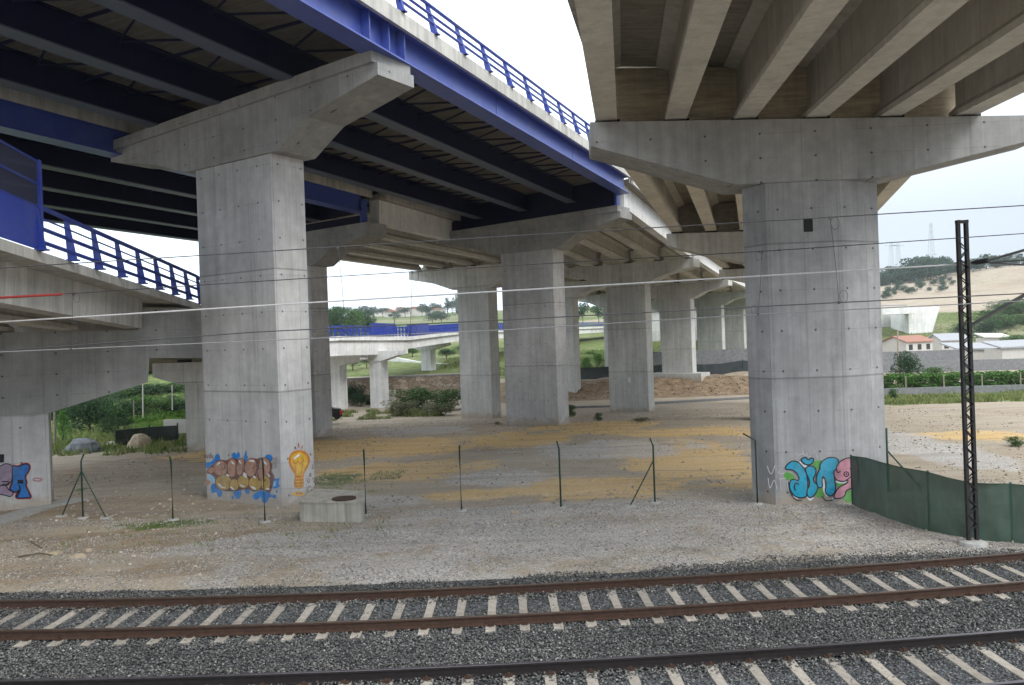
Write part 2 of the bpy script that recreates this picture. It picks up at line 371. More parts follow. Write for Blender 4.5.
c = t.mix(msk(sp.outputs[2], .42, .7), c, t.ramp(t.noise(.9, tc, 6., .7), [(.3, (.05, .085, .022)), (.5, (.095, .135, .035)), (.7, (.19, .185, .08))]))
c = t.mix(1., c, t.ramp(tr, [(.3, .84), (.6, 1.07)]), 'MULTIPLY')
wv = t.n('ShaderNodeTexWave', wave_type='BANDS', bands_direction='Y'); t.put(wv.inputs['Vector'], t.mapping(tc, (.35, 1., 1.))); wv.inputs['Scale'].default_value = .16; wv.inputs['Distortion'].default_value = 5.; wv.inputs['Detail'].default_value = 2.; wv.inputs['Detail Scale'].default_value = .35
rut = t.math('MULTIPLY', t.ramp(wv.outputs[1], [(.90, 0.), (.97, 1.)]), t.ramp(t.noise(.12, tc, 2.), [(.42, 0.), (.55, 1.)]))
c = t.mix(t.math('MULTIPLY', rut, .24), c, (.16, .13, .10))
bk = t.n('ShaderNodeAttribute', attribute_name='bank'); c = t.mix(t.math('MULTIPLY', bk.outputs['Fac'], .85), c, t.ramp(t.noise(1.1, tc, 8., .75), [(.35, (.07, .045, .03)), (.5, (.19, .135, .085)), (.66, (.30, .23, .155))]))
c = t.mix(1., c, t.ramp(n3, [(.3, .70), (.65, 1.2)]), 'MULTIPLY')
c = t.mix(1., c, t.ramp(n4, [(.3, .72), (.7, 1.22)]), 'MULTIPLY')
t.out(c, .95, t.math('ADD', n3, t.math('MULTIPLY', n4, .4)), .6, .05, spec=.15)
me.materials.append(t.m)
go = bpy.data.objects.new('ground', me); COL.objects.link(go); go['kind'] = 'structure'
# ------------------------------------------------------------------ stones
def stones(name, pts, size, mat, label, flat=.75, rot=True):
    n = len(pts); base = np.array([(1, 0, 0), (-1, 0, 0), (0, 1, 0), (0, -1, 0), (0, 0, 1), (0, 0, -1)], float)
    fs = np.array([(0, 2, 4), (2, 1, 4), (1, 3, 4), (3, 0, 4), (2, 0, 5), (1, 2, 5), (3, 1, 5), (0, 3, 5)])
    v = base[None]*(1+rng.uniform(-.38, .38, (n, 6, 1)))+rng.uniform(-.25, .25, (n, 6, 3))
    q = rng.normal(size=(n, 4)); q /= np.linalg.norm(q, axis=1)[:, None]; w, x, y, z = q.T
    Rm = np.stack([np.stack([1-2*(y*y+z*z), 2*(x*y-z*w), 2*(x*z+y*w)], -1), np.stack([2*(x*y+z*w), 1-2*(x*x+z*z), 2*(y*z-x*w)], -1), np.stack([2*(x*z-y*w), 2*(y*z+x*w), 1-2*(x*x+y*y)], -1)], 1)
    v = np.einsum('nij,nkj->nki', Rm, v); v[:, :, 2] *= flat
    sz = rng.uniform(size[0], size[1], (n, 1, 1)); v = v*sz+np.array(pts)[:, None, :]
    me = bpy.data.meshes.new(name); nv = n*6; nf = n*8
    me.vertices.add(nv); me.vertices.foreach_set('co', v.ravel())
    idx = (fs[None]+(np.arange(n)*6)[:, None, None]).ravel()
    me.loops.add(nf*3); me.loops.foreach_set('vertex_index', idx)
    me.polygons.add(nf); me.polygons.foreach_set('loop_start', np.arange(nf)*3); me.polygons.foreach_set('loop_total', np.full(nf, 3))
    me.update(calc_edges=True); me.materials.append(mat)
    o = bpy.data.objects.new(name, me); COL.objects.link(o); return tag(o, label, name.replace('_', ' '), kind='stuff')
def stonemat(name, stops, rough=.9):
    t = NT(name); g = t.n('ShaderNodeNewGeometry'); tc = t.n('ShaderNodeTexCoord').outputs['Object']
    c = t.ramp(g.outputs['Random Per Island'], stops)
    c = t.mix(1., c, t.ramp(t.noise(.7, tc, 3.), [(.3, .75), (.7, 1.2)]), 'MULTIPLY')
    return t.out(c, rough, spec=.25)
# ------------------------------------------------------------------ railway
def y0(x):      # line of the farthest rail
    f = lambda x: 16.377+.0394*x+.0052*x*x
    if x > 14: return f(14)+(x-14)*(.0394+.0104*14)
    if x < -14: return f(-14)+(x+14)*(.0394-.0104*14)
    return f(x)
def slope(x): return (y0(x+.1)-y0(x-.1))/.2
def rpt(x, off, z=0.):
    m = slope(x); L = math.hypot(1, m); return Vector((x+m/L*off, y0(x)-off/L, z))
RX = [-40+i*1.0 for i in range(0, 89)]
rail_prof = [(-.07, 0), (.07, 0), (.07, .012), (.012, .03), (.012, .125), (.036, .135), (.036, .163), (-.036, .163), (-.036, .135), (-.012, .125), (-.012, .03), (-.07, .012)]
head_prof = [(-.034, .1635), (.034, .1635), (.024, .170), (-.024, .170)]
slp = None
for ti, (off, label, m1, m2) in enumerate([(0., 'farther railway track with rust brown rails on pale concrete sleepers', 'rust', 'railtop'),
                                      (3.94, 'nearer railway track with dark greasy rails along the bottom edge', 'rustdark', 'railtop2')]):
    rt = thing('railway_track', label, 'railway track', rpt(0, off+.87, -.05))
    for k in (0, 1):
        o_ = off+k*1.735
        mb = MB(); mb.path(rail_prof, [rpt(x, o_) for x in RX]); ro = mb.build('rail', m1, rt)
        mb = MB(); mb.path(head_prof, [rpt(x, o_) for x in RX]); mb.build('running_surface', m2, ro)
    x = -17.4+.21*ti; k = 0
    while x < 17.5:
        P = rpt(x, off+.87); yaw = math.atan(slope(x))*.25+random.uniform(-.008, .008)
        if slp is None:
            mb = MB(); L = 1.22
            secs = [(-L, .085, -.012), (-.62*L-.1, .095, .0), (-.45*L, .085, -.008), (0, .075, -.018), (.45*L, .085, -.008), (.62*L+.1, .095, .0), (L, .085, -.012)]
            vs = []; fs = []
            for (yy, hw, zt) in secs: vs += [(-hw-.03, yy, -.2), (-hw, yy, zt), (hw, yy, zt), (hw+.03, yy, -.2)]
            for i in range(len(secs)-1):
                for j in range(3): fs.append((i*4+j, i*4+j+1, i*4+4+j+1, i*4+4+j))
            fs += [(0, 1, 2, 3), tuple(len(vs)-4+j for j in (3, 2, 1, 0))]
            mb.add(vs, fs); slp = mb.build('sleeper', 'sleeper')
            fst = []
            for yy in (-.87, .87):
                for sgn in (-1, 1):
                    mb = MB(); mb.box((0, yy+sgn*.105, .022), (.12, .05, .03)); mb.box((0, yy+sgn*.125, .04), (.036, .036, .06)); fst.append(mb.build('rail_fastening', 'rust', slp))
            s_ = slp
        else:
            s_ = slp.copy(); COL.objects.link(s_)
            for f0 in fst: f_ = f0.copy(); COL.objects.link(f_); f_.parent = s_
        s_.parent = rt; s_.location = (P.x-rt.location.x, P.y-rt.location.y, .055+random.uniform(-.006, .006)); s_.rotation_euler = (0, 0, yaw)
        x += .6; k += 1
# ballast
bpts = []
def bh(off):   # ballast height across (off = distance on the camera side of the farthest rail)
    return interp([(-1.9, -.03), (-1.3, -.02), (-.75, -.01), (-.12, .0), (.2, .005), (.5, -.04), (1.3, -.04), (1.6, -.0), (1.9, -.03), (2.07, -.03), (2.2, -.005), (2.5, -.01), (3.3, -.02), (3.7, .0), (4.15, .0), (4.45, -.04), (5.2, -.04), (5.6, 0), (6.1, 0), (7, -.02), (9, -.3)], off)
N = 190000
X_ = rng.uniform(-14.5, 15.5, N); O_ = rng.uniform(-1.9, 6.9, N)
for x, o in zip(X_, O_):
    if o < -.62 and random.random() < (-.62-o)*.75: continue
    p = rpt(x, o); z = bh(o)+random.uniform(-.014, .02)
    lim = y0(x)+1.1+.55*sstep(-2, 8, x)+.4*noise.noise(Vector((x*.6, 0, 0)))+.15*noise.noise(Vector((x*2.5, 3, 0)))
    if p.y > lim: continue
    bpts.append((p.x, p.y, z))
stones('ballast', bpts, (.014, .028), stonemat('ballast_stone', [(0, (.036, .036, .035)), (.35, (.088, .089, .086)), (.7, (.135, .134, .128)), (.95, (.20, .20, .19)), (1, (.36, .36, .34))]), 'dark grey crushed stone ballast around the rails')
mb = MB(); offs = [-1.9, -1.3, -1.15, -.75, -.1, 1.8, 2.5, 3.3, 5.7, 7, 9, 12]
vs = []; XB = [-60+i*1.5 for i in range(81)]
for x in XB:
    for o in offs:
        p = rpt(x, o); vs.append((p.x, p.y, bh(o)-.022 if o > -1.2 else -.2))
n = len(offs); mb.add(vs, [(i*n+j, i*n+j+1, (i+1)*n+j+1, (i+1)*n+j) for i in range(len(XB)-1) for j in range(n-1)])
t = NT('ballast_bed_stone'); tc = t.n('ShaderNodeTexCoord').outputs['Object']
vo = t.n('ShaderNodeTexVoronoi'); t.put(vo.inputs['Vector'], tc); vo.inputs['Scale'].default_value = 22.
c = t.ramp(vo.outputs['Color'], [(.2, (.02, .022, .026)), (.6, (.07, .075, .083)), (.9, (.16, .17, .18))])
t.out(c, .9, vo.outputs['Distance'], 1., .05); M['bed'] = t.m
bed = mb.build('ballast_bed', 'bed'); bed['kind'] = 'structure'
# loose gravel between the ballast and the fence
gp = []
for _ in range(60000):
    x = random.uniform(-16, 17); y = y0(x)+.95+random.random()**1.25*7.5
    k = noise.noise(Vector((x*.5, y*.8, 4)))+.6*noise.noise(Vector((x*1.7, y*1.9, 9)))
    if k < -.12+random.uniform(-.2, .2): continue
    gp.append((x, y, ground(x, y)+.004))
stones('loose_gravel', gp, (.010, .026), stonemat('gravel_stone', [(0, (.12, .12, .125)), (.5, (.30, .29, .275)), (.85, (.41, .39, .36)), (1, (.52, .50, .46))]), 'pale grey loose gravel on the ground behind the track')
# bigger stones and rubble
rub = []
for _ in range(1100):
    x = random.uniform(-15, 14); y = random.uniform(18.2, 27); rub.append((x, y, ground(x, y)+.01))
stones('scattered_stones', rub, (.025, .06), stonemat('field_stone', [(0, (.22, .2, .17)), (.6, (.36, .31, .25)), (1, (.5, .46, .4))]), 'scattered pale stones lying on the bare soil')
yd = []
for _ in range(9000):
    x = random.uniform(-20, 30); y = 25+random.random()**1.3*50
    if noise.noise(Vector((x*.3, y*.3, 2))) > -.15+random.uniform(-.25, .25): yd.append((x, y, ground(x, y)+.01))
stones('yard_stones', yd, (.02, .065), stonemat('yard_stone', [(0, (.16, .13, .10)), (.5, (.32, .28, .23)), (1, (.50, .46, .40))]), 'small stones and clods strewn over the sandy yard under the viaducts')
def rock(px, py, w, label, col='rockm', hgt=.5):
    P = atG(px, py); mb = MB(); n = 9; vs = []
    for j in range(5):
        for i in range(n):
            a = 2*math.pi*i/n; rr = (1, .95, .75, .4, .05)[j]*w/2*(1+.42*noise.noise(Vector((i*1.3+px, j*1.1, py)))); vs.append((P.x+rr*math.cos(a), P.y+rr*.7*math.sin(a), P.z-.03+w*hgt*(0, .35, .7, .95, 1.)[j]*(1+.15*noise.noise(Vector((i, j, px))))))
    fs = [(j*n+i, j*n+(i+1) % n, (j+1)*n+(i+1) % n, (j+1)*n+i) for j in range(4) for i in range(n)]+[tuple(4*n+i for i in range(n))]
    mb.add(vs, fs); return tag(mb.build('rock', col), label, 'rock')
M['rockm'] = plain('tan_rock', (.40, .33, .24), .95, .35, 9., bump=.5)
M['rockg'] = plain('grey_rock', (.22, .235, .26), .95, .4, 4., bump=.6)
for a in ((79, 557, .42, 'flat tan slab of stone lying left of the tripod post', 'rockm', .3), (89, 551, .22, 'small tan stone next to the flat tan slab', 'rockm', .5), (54, 554, .5, 'broken tan stone in the soil at far left', 'rockm', .18), (515, 513, .3, 'single orange tan stone beside a fence post', 'rockm', .35)): rock(*a)
# sticks near the left stones
tag(MB().tube([atG(18, 558)+Vector((0, 0, .03)), atG(40, 555)+Vector((0, 0, .05)), atG(52, 556)+Vector((0, 0, .02))], .018, 5).build('stick', 'trunk'), 'dark broken stick lying on the soil at far left', 'stick')
tag(MB().tube([atG(30, 542)+Vector((0, 0, .03)), atG(42, 549)+Vector((0, 0, .02))], .014, 5).build('stick', 'trunk'), 'short thin stick above the broken stones', 'stick')
# ------------------------------------------------------------------ piers
PIERS = {}
def ptop(name, u):
    d = PIERS[name]; a = R(d['az']); return Vector((d['P'][0]+u*math.cos(a)+math.sin(a)*d.get('back', .75), d['P'][1]-u*math.sin(a)+math.cos(a)*d.get('back', .75), d['zr']+(u-4.7)*d['k']))
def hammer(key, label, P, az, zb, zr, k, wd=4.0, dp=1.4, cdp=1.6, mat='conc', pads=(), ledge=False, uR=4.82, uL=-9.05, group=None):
    a = R(az); PIERS[key] = dict(P=P, az=az, zr=zr, k=k)
    rt = thing('bridge_pier', label, 'bridge pier', (P[0], P[1], zb), -a, group)
    zt = lambda u: zr+(u-4.7)*k
    zs = zt(-wd/2)-2.02
    mb = MB(); cz = .06; 
    # shaft with small chamfers
    r = Vector((math.cos(a), -math.sin(a), 0)); b = Vector((math.sin(a), math.cos(a), 0)); O = Vector((P[0], P[1], 0)); ch = .05
    ring = [(-wd+ch, 0), (-ch, 0), (0, ch), (0, dp-ch), (-ch, dp), (-wd+ch, dp), (-wd, dp-ch), (-wd, ch)]
    vs = [O+r*u+b*v+Vector((0, 0, z)) for z in (zb-.6, zs) for u, v in ring]; n = 8
    mb.add(vs, [(i, (i+1) % n, n+(i+1) % n, n+i) for i in range(n)]+[tuple(range(n)), tuple(range(2*n-1, n-1, -1))])
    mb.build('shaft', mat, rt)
    cut = Vector((0, 0, 0)); cfr = -.1
    Of = O+b*cfr; uc = -wd/2
    ol = [(uL, zt(uL)), (uL, zt(uL)-.73), (uL+2.9, zt(uL)-1.28), (-wd-.42, zs+.004), (.42, zs+.004), (1.8, zt(1.8)-1.3), (uR, zt(uR)-.73), (uR, zt(uR))]
    mb = MB()
    if ledge:
        lo = .36
        ol2 = [(uL-.0, zt(uL)-lo), (uL, zt(uL)-.73), (uL+2.9, zt(uL)-1.28), (-wd-.42, zs+.004), (.42, zs+.004), (1.8, zt(1.8)-1.3), (uR, zt(uR)-.73), (uR, zt(uR)-lo)]
        mb.prism(ol2, Of, az, cdp)
        mb.prism([(uL+.1, zt(uL)-lo+.002), (uR-.1, zt(uR)-lo+.002), (uR-.1, zt(uR)), (uL+.1, zt(uL))], Of-b*.13, az, cdp+.10)
    else: mb.prism(ol, Of, az, cdp)
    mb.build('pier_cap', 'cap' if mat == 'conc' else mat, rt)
    for u in pads:
        p = ptop(key, u); MB().box((p.x, p.y, p.z+.06), (.55, .5, .12), -a).build('bearing_pad', 'black', rt)
    return rt
SPADS = (-8.3, -5.2, -2, 1.1, 4.1)
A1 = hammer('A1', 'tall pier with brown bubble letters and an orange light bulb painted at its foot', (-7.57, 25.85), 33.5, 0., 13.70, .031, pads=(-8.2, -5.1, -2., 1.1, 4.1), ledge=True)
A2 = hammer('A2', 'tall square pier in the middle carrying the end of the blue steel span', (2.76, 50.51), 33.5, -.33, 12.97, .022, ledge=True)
A3 = hammer('A3', 'pier with a small white paint patch, next right behind the middle pier', (12.45, 74.1), 33, -2.0, 11.85, -.01, mat='conc2', pads=SPADS)
A4 = hammer('A4', 'pier standing on the brown earth bank beyond the kerb', (22.08, 98.38), 33, -.5, 11.45, 0., mat='conc2', pads=SPADS)
A5 = hammer('A5', 'slim looking pier farther back behind the dark netting', (32.2, 122.5), 33, 0., 11.3, 0., mat='conc2', pads=SPADS)
A6 = hammer('A6', 'farthest pier of the row, its edge just left of the big right pier', (42.5, 146.5), 33, 1.5, 11.2, 0., mat='conc2')
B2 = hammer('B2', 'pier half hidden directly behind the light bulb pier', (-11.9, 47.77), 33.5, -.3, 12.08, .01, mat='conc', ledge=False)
B3 = hammer('B3', 'pier left of the middle pier with open sky beside its cap', (-1.95, 71.3), 33, -1.7, 11.9, 0., wd=3.5, mat='conc2', pads=SPADS)
B4 = hammer('B4', 'narrow pier seen through the gap right of the middle pier', (7.3, 94.35), 33, -1.9, 11.7, 0., mat='conc2', pads=SPADS)
B5 = hammer('B5', 'pier almost hidden left of the pier with the white paint patch', (17.2, 118.5), 33, -.2, 11.5, 0., mat='conc2', pads=SPADS)
A7 = hammer('A7', 'last pier of the long row, all but hidden by the big right pier', (53., 171.), 33, 2., 11.1, 0., mat='conc2')
B6 = hammer('B6', 'pale distant pier between the paint patch pier and the pier on the bank', (30.2, 143.), 33, 1.2, 11.4, 0., mat='conc2')
MB().prism([(-2.0, .75), (-1.75, .75), (-1.75, 1.2), (-2.0, 1.2)], (12.45-.006*.54, 74.1-.01), 33, -.01).build('paint_patch', 'g_gwhite', A3)
# footing plinth of the pier on the bank
MB().prism([(-5.6, -1.3), (1.4, -1.3), (1.4, .25), (-5.6, .25)], (22.08-.54, 98.38-.84), 33, 3.2).build('footing', 'conc2', A4)
# --- right viaduct piers (hexagonal shafts)
RP = {}
def rpier(key, label, C, az, zb, ztl, ztr, uL, uR, zsl, mat='conc', eb=.72, ebr=.6, wd=2.05):
    a = R(az); r = Vector((math.cos(a), -math.sin(a), 0)); b = Vector((math.sin(a), math.cos(a), 0)); O = Vector((C[0], C[1], 0))
    RP[key] = dict(C=C, az=az, zl=ztl, zr=ztr, uL=uL, uR=uR)
    rt = thing('bridge_pier', label, 'bridge pier', (C[0], C[1], zb), -a)
    ring = [(-1.08, 0), (1.1, 0), (wd+.38, .75), (wd+.38, 1.5), (1.1, 2.2), (-1.0, 2.2), (-wd+.66, 1.6), (-wd+.46, .75)]; n = 8
    zs = zsl
    vs = [O+r*u+b*v+Vector((0, 0, z)) for z in (zb-.6, zs) for u, v in ring]
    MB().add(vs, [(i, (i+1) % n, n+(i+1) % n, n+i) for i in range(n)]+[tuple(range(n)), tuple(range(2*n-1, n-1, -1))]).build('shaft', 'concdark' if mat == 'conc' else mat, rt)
    ol = [(uL, ztl), (uL, ztl-eb), (-wd+.08, zs+.003), (wd+.25, zs+.003), (uR, ztr-ebr), (uR, ztr)]
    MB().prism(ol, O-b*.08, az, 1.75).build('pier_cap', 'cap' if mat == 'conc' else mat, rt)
    return rt
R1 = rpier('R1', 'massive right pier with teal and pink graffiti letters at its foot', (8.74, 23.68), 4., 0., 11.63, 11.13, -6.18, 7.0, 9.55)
R2 = rpier('R2', 'pier close behind the massive right pier, only its left edge showing', (15.95, 48.3), 14., -.3, 11.4, 11.0, -6.3, 5.4, 9.4, mat='conc2')
R3 = rpier('R3', 'small distant pier cap under the right viaduct, behind the second right pier', (25.8, 73.8), 20., -2., 11.1, 10.8, -6.3, 6.5, 9.2, mat='conc2')
def rtop(key, u, back=.75):
    d = RP[key]; a = R(d['az']); z = d['zl']+(d['zr']-d['zl'])*(u-d['uL'])/(d['uR']-d['uL'])
    return Vector((d['C'][0]+u*math.cos(a)+math.sin(a)*back, d['C'][1]-u*math.sin(a)+math.cos(a)*back, z))
# ------------------------------------------------------------------ decks
def ibeam(bw, tw, dep, web=.2, ft=.24, tt=.12): return [(-bw/2, 0), (bw/2, 0), (bw/2, ft), (web/2, ft+.2), (web/2, dep-tt-.12), (tw/2, dep-tt), (tw/2, dep), (-tw/2, dep), (-tw/2, dep-tt), (-web/2, dep-tt-.12), (-web/2, ft+.2), (-bw/2, ft)]
def slab_ab(A0, A1, B0, B1, t):
    """slab between start edge A0->A1 and end edge B0->B1 (bottom points), thickness t"""
    up = Vector((0, 0, t)); vs = [A0, A1, B1, B0]; vs = [Vector(v) for v in vs]; vs += [v+up for v in vs]
    return MB().add(vs, [(3, 2, 1, 0), (4, 5, 6, 7), (0, 1, 5, 4), (1, 2, 6, 5), (2, 3, 7, 6), (3, 0, 4, 7)])
def railing(parent, pts, out, spacing=2.0, h=1.05, lean=.16, mat='rail_blue', rails=(1.02, .66, .36), r=(.045, .03, .03), postw=.1):
    """railing part with posts as sub-parts along a polyline; out = horizontal unit vector pointing outwards"""
    out = Vector(out); L = [0.]
    for p, q in zip(pts, pts[1:]): L.append(L[-1]+(Vector(q)-Vector(p)).length)
    def at(s):
        for i in range(len(pts)-1):
            if s <= L[i+1] or i == len(pts)-2: return Vector(pts[i]).lerp(Vector(pts[i+1]), (s-L[i])/(L[i+1]-L[i]))
    mb = MB()
    for hh, rr in zip(rails, r): mb.tube([Vector(p)+out*(.06-lean*.5+lean*(hh/h))+Vector((0, 0, hh)) for p in pts], rr, 6)
    ro = mb.build('railing', mat, parent)
    s = 0.; first = None
    while s <= L[-1]:
        p = at(s); q = at(min(s+.1, L[-1])); d = (at(min(s+.3, L[-1]))-at(max(0, s-.3))); d.z = 0; d.normalize()
        b0 = p+out*(.02-lean*.5); b1 = p+out*(lean*.5+.02)
        mb = MB(); hw = postw/2
        vs = [b0-d*hw*.5+out*.1, b0+d*hw*.5+out*.1, b0+d*hw*.5-out*.12, b0-d*hw*.5-out*.12, b1-d*hw*.5+out*.03+Vector((0, 0, h)), b1+d*hw*.5+out*.03+Vector((0, 0, h)), b1+d*hw*.5-out*.06+Vector((0, 0, h)), b1-d*hw*.5-out*.06+Vector((0, 0, h))]
        mb.add(vs, [(3, 2, 1, 0), (4, 5, 6, 7), (0, 1, 5, 4), (1, 2, 6, 5), (2, 3, 7, 6), (3, 0, 4, 7)])
        mb.box(b0+Vector((0, 0, .02)), (.22, .26, .04), math.atan2(d.y, d.x))
        mb.build('railing_post', mat, ro); s += spacing
    return ro
# --- steel spans
def steel_deck(label, G0, az, z0, k, s0, s1f, dep=1.06, over=.36, shade_from=1, offs=(0, 3.5, 7, 10.5, 14), rail=True, rs=-3.1, stiff=(), name='steel_viaduct_span'):
    a = R(az); d = Vector((math.sin(a), math.cos(a), 0)); nL = Vector((-d.y, d.x, 0)); G = Vector((G0[0], G0[1], z0))
    rt = thing(name, label, 'viaduct span', (G0[0], G0[1], z0), -a)
    def pt(off, s, dz=0.): return G+nL*off+d*s+Vector((0, 0, dz-k*off))
    for i, off in enumerate(offs):
        s1 = s1f(off); mb = MB()
        w = .025; fw = .38 if i == 0 else .30
        mb.ext([(-fw, 0), (fw, 0), (fw, .05), (-fw, .05)], pt(off, s0), pt(off, s1), 1)
        mb.ext([(-w, .052), (w, .052), (w, dep-.04), (-w, dep-.04)], pt(off, s0), pt(off, s1), 0)
        mb.ext([(-.22, dep-.038), (.22, dep-.038), (.22, dep-.005), (-.22, dep-.005)], pt(off, s0), pt(off, s1), 0)
        for ss in range(-9, int(s1)-2, 9):
            for sg_ in (-1, 1): q = pt(off, ss)+nL*.035*sg_; mb.box((q.x, q.y, q.z+.05+(dep-.1)/2), (.012, .62, dep-.22), -a)
        g = mb.build('girder', ['blue' if i < shade_from else 'blueshade', 'blue' if i < shade_from else 'flange'], rt)
        if i == 0:
            for ss in stiff:
                p = pt(off, ss); mb = MB(); q = p-nL*.17; mb.box((q.x, q.y, p.z+.052+(dep-.1)/2), (.28, .04, dep-.11), -a); mb.build('web_stiffener', 'blue', g)
    for i in range(len(offs)-1):
        mb = MB(); zz = dep-.30; s = s0+1; e = min(s1f(offs[i]), s1f(offs[i+1]))-.5; L = 3.2
        while s < e-L:
            A = pt(offs[i]+.25, s, zz); B = pt(offs[i+1]-.25, s, zz); A2 = pt(offs[i]+.25, s+L, zz); Mid = pt((offs[i]+offs[i+1])/2, s+L/2, zz)
            mb.tube([A, B], .055, 5); mb.tube([A, pt(offs[i+1]-.25, s+L/2, zz)], .04, 5); mb.tube([pt(offs[i+1]-.25, s+L/2, zz), A2], .04, 5); s += L
        mb.build('cross_bracing', 'blueshade', rt)
    # deck slab with precast planks
    mb = MB(); s1a, s1b = s1f(-over)+.5, s1f(offs[-1]+over)+.5
    A0 = pt(-over, s0, dep+k*0); A1 = pt(offs[-1]+over, s0, dep); B0 = pt(-over, s1a, dep); B1 = pt(offs[-1]+over, s1b, dep)
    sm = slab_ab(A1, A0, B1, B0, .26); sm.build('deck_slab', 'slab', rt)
    mb = MB(); mb.ext([(.002, -.16), (.16, -.18), (.16, .30), (-.22, .30), (-.22, .265), (.002, .265)], pt(-over, s0, dep), pt(-over, s1a, dep)); mb.build('fascia', 'fascia', rt)
    mb = MB(); mb.ext([(.02, 0), (-.12, -.05), (-.12, .42), (.22, .42), (.22, .28), (.02, .28)], pt(offs[-1]+over, s0, dep), pt(offs[-1]+over, s1b, dep)); mb.build('fascia', 'fascia', rt)
    for i in range(len(offs)-1):
        o0, o1 = offs[i]+.03, offs[i+1]-.03
        MB().add([pt(o0, s1f(o0)-.02, .0), pt(o1, s1f(o1)-.02, .0), pt(o1, s1f(o1)-.02, dep-.006), pt(o0, s1f(o0)-.02, dep-.006), pt(o0, s1f(o0)+.02, .0), pt(o1, s1f(o1)+.02, .0), pt(o1, s1f(o1)+.02, dep-.006), pt(o0, s1f(o0)+.02, dep-.006)], [(0, 1, 2, 3), (4, 5, 6, 7), (0, 1, 5, 4), (2, 3, 7, 6), (1, 2, 6, 5), (0, 3, 7, 4)]).build('end_diaphragm', 'blueshade', rt)  # added dark plates close the bay ends, standing in for shade
    if rail:
        railing(rt, [pt(-over+.0, rs, dep+.30), pt(-over, s1a, dep+.30)], -nL, spacing=2.04, lean=-.26, postw=.22, r=(.06, .045, .045))
    return rt, pt, d, nL
def s_to(key, G0, az, extra=.35):
    P = PIERS[key]['P']; ap = R(PIERS[key]['az']); a = R(az); d = (math.sin(a), math.cos(a)); nL = (-d[1], d[0]); nrm = (math.sin(ap), math.cos(ap))
    def f(off):
        gx, gy = G0[0]+nL[0]*off, G0[1]+nL[1]*off
        return ((P[0]-gx)*nrm[0]+(P[1]-gy)*nrm[1])/(d[0]*nrm[0]+d[1]*nrm[1])+extra
    return f
SA, ptA, dA, nA = steel_deck('big blue steel span overhead at upper left with railing on its right edge', (-3.78, 23.1), 23.4, 13.66, .03, -15, s_to('A2', (-3.78, 23.1), 23.4), stiff=(-.5, .52, 1.4))
SB, ptB, dB, nB = steel_deck('second blue steel span, lower and farther left, behind the big blue span', (-15.75, 28.5), 23.0, 12.70, .02, -18, s_to('B2', (-15.75, 28.5), 23.0), rail=False)
def crossbeam(rt, key, uL, uR, h, up=.03, mat='blueshade'):
    d = PIERS[key]; zt = lambda u: d['zr']+(u-4.7)*d['k']+up; a = R(d['az']); b = Vector((math.sin(a), math.cos(a), 0)); O = Vector((d['P'][0], d['P'][1], 0))+b*.15
    MB().prism([(uL, zt(uL)), (uR, zt(uR)), (uR, zt(uR)+h), (uL, zt(uL)+h)], O, d['az'], .35).build('end_crossbeam', mat, rt)
    MB().prism([(uR+.004, zt(uR)), (uR+.16, zt(uR)), (uR+.16, zt(uR)+h+.9), (uR+.004, zt(uR)+h+.9)], O-b*.05, d['az'], .45).build('end_plate', 'blue', rt)
crossbeam(SA, 'A2', -9.0, 4.35, .66); crossbeam(SB, 'B2', -9., 4.1, .45)
# --- concrete spans on the A and B rows
def conc_span(label, k0, k1, us=SPADS, dep=1.35, dz0=.12, dz1=.12, rail=False, b0=.55, b1=-.3, top=None):
    c0 = ptop(k0, -2); rt = thing('concrete_viaduct_span', label, 'viaduct span', c0, 0)
    d = None; ap0 = R(PIERS[k0]['az']); ap1 = R(PIERS[k1]['az'])
    for u in us:
        A = ptop(k0, u)+Vector((math.sin(ap0), math.cos(ap0), 0))*b0+Vector((0, 0, dz0)); B = ptop(k1, u)+Vector((math.sin(ap1), math.cos(ap1), 0))*b1+Vector((0, 0, dz1))
        MB().ext([(-.3, 0), (.3, 0), (.36, dep), (-.3, dep)] if u == us[-1] else ibeam(.62, .9, dep), A, B).build('precast_beam', 'white' if u == us[-1] else 'concwarm', rt)  # outer beam gets the pale concrete: its lit face is put into the colour
    def e(key, u, b, dz):
        ap = R(PIERS[key]['az']); return ptop(key, u)+Vector((math.sin(ap), math.cos(ap), 0))*b+Vector((0, 0, dz+dep+.004))
    uR, uL = us[-1]+.85, us[0]-.85
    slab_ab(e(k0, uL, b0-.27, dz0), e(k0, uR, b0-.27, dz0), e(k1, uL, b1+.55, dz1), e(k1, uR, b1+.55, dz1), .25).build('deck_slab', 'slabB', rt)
    MB().ext([(0.002, -.06), (.14, -.08), (.14, .40), (-.2, .40), (-.2, .254), (0.002, .254)], e(k0, uR, b0, dz0), e(k1, uR, b1+.55, dz1)).build('fascia', 'fascia', rt)
    # end diaphragm
    if rail:
        p0 = e(k0, uR, b0, dz0+.40); p1 = e(k1, uR, b1+.55, dz1+.40); dd = (p1-p0); railing(rt, [p0, p1], (dd.y/dd.length, -dd.x/dd.length, 0), lean=-.26, postw=.2, r=(.06, .045, .045))
    return rt
conc_span('concrete span with a pale sunlit side beam running on from the blue steel span', 'A2', 'A3', dz0=.12, rail=True)
conc_span('concrete span on the third and fourth piers of the long row', 'A3', 'A4', rail=True)
conc_span('concrete span on the fourth and fifth piers of the long row', 'A4', 'A5')
conc_span('concrete span at the far end of the long row of piers', 'A5', 'A6')
conc_span('last far concrete span behind the big right pier', 'A6', 'A7')
conc_span('far concrete span between the two rows of distant piers', 'B5', 'B6')
conc_span('concrete span with ribs lit from the left, left of the middle pier', 'B2', 'B3')
conc_span('concrete span behind the middle pier', 'B3', 'B4')
conc_span('concrete span seen under the middle row, farthest of the left row', 'B4', 'B5')
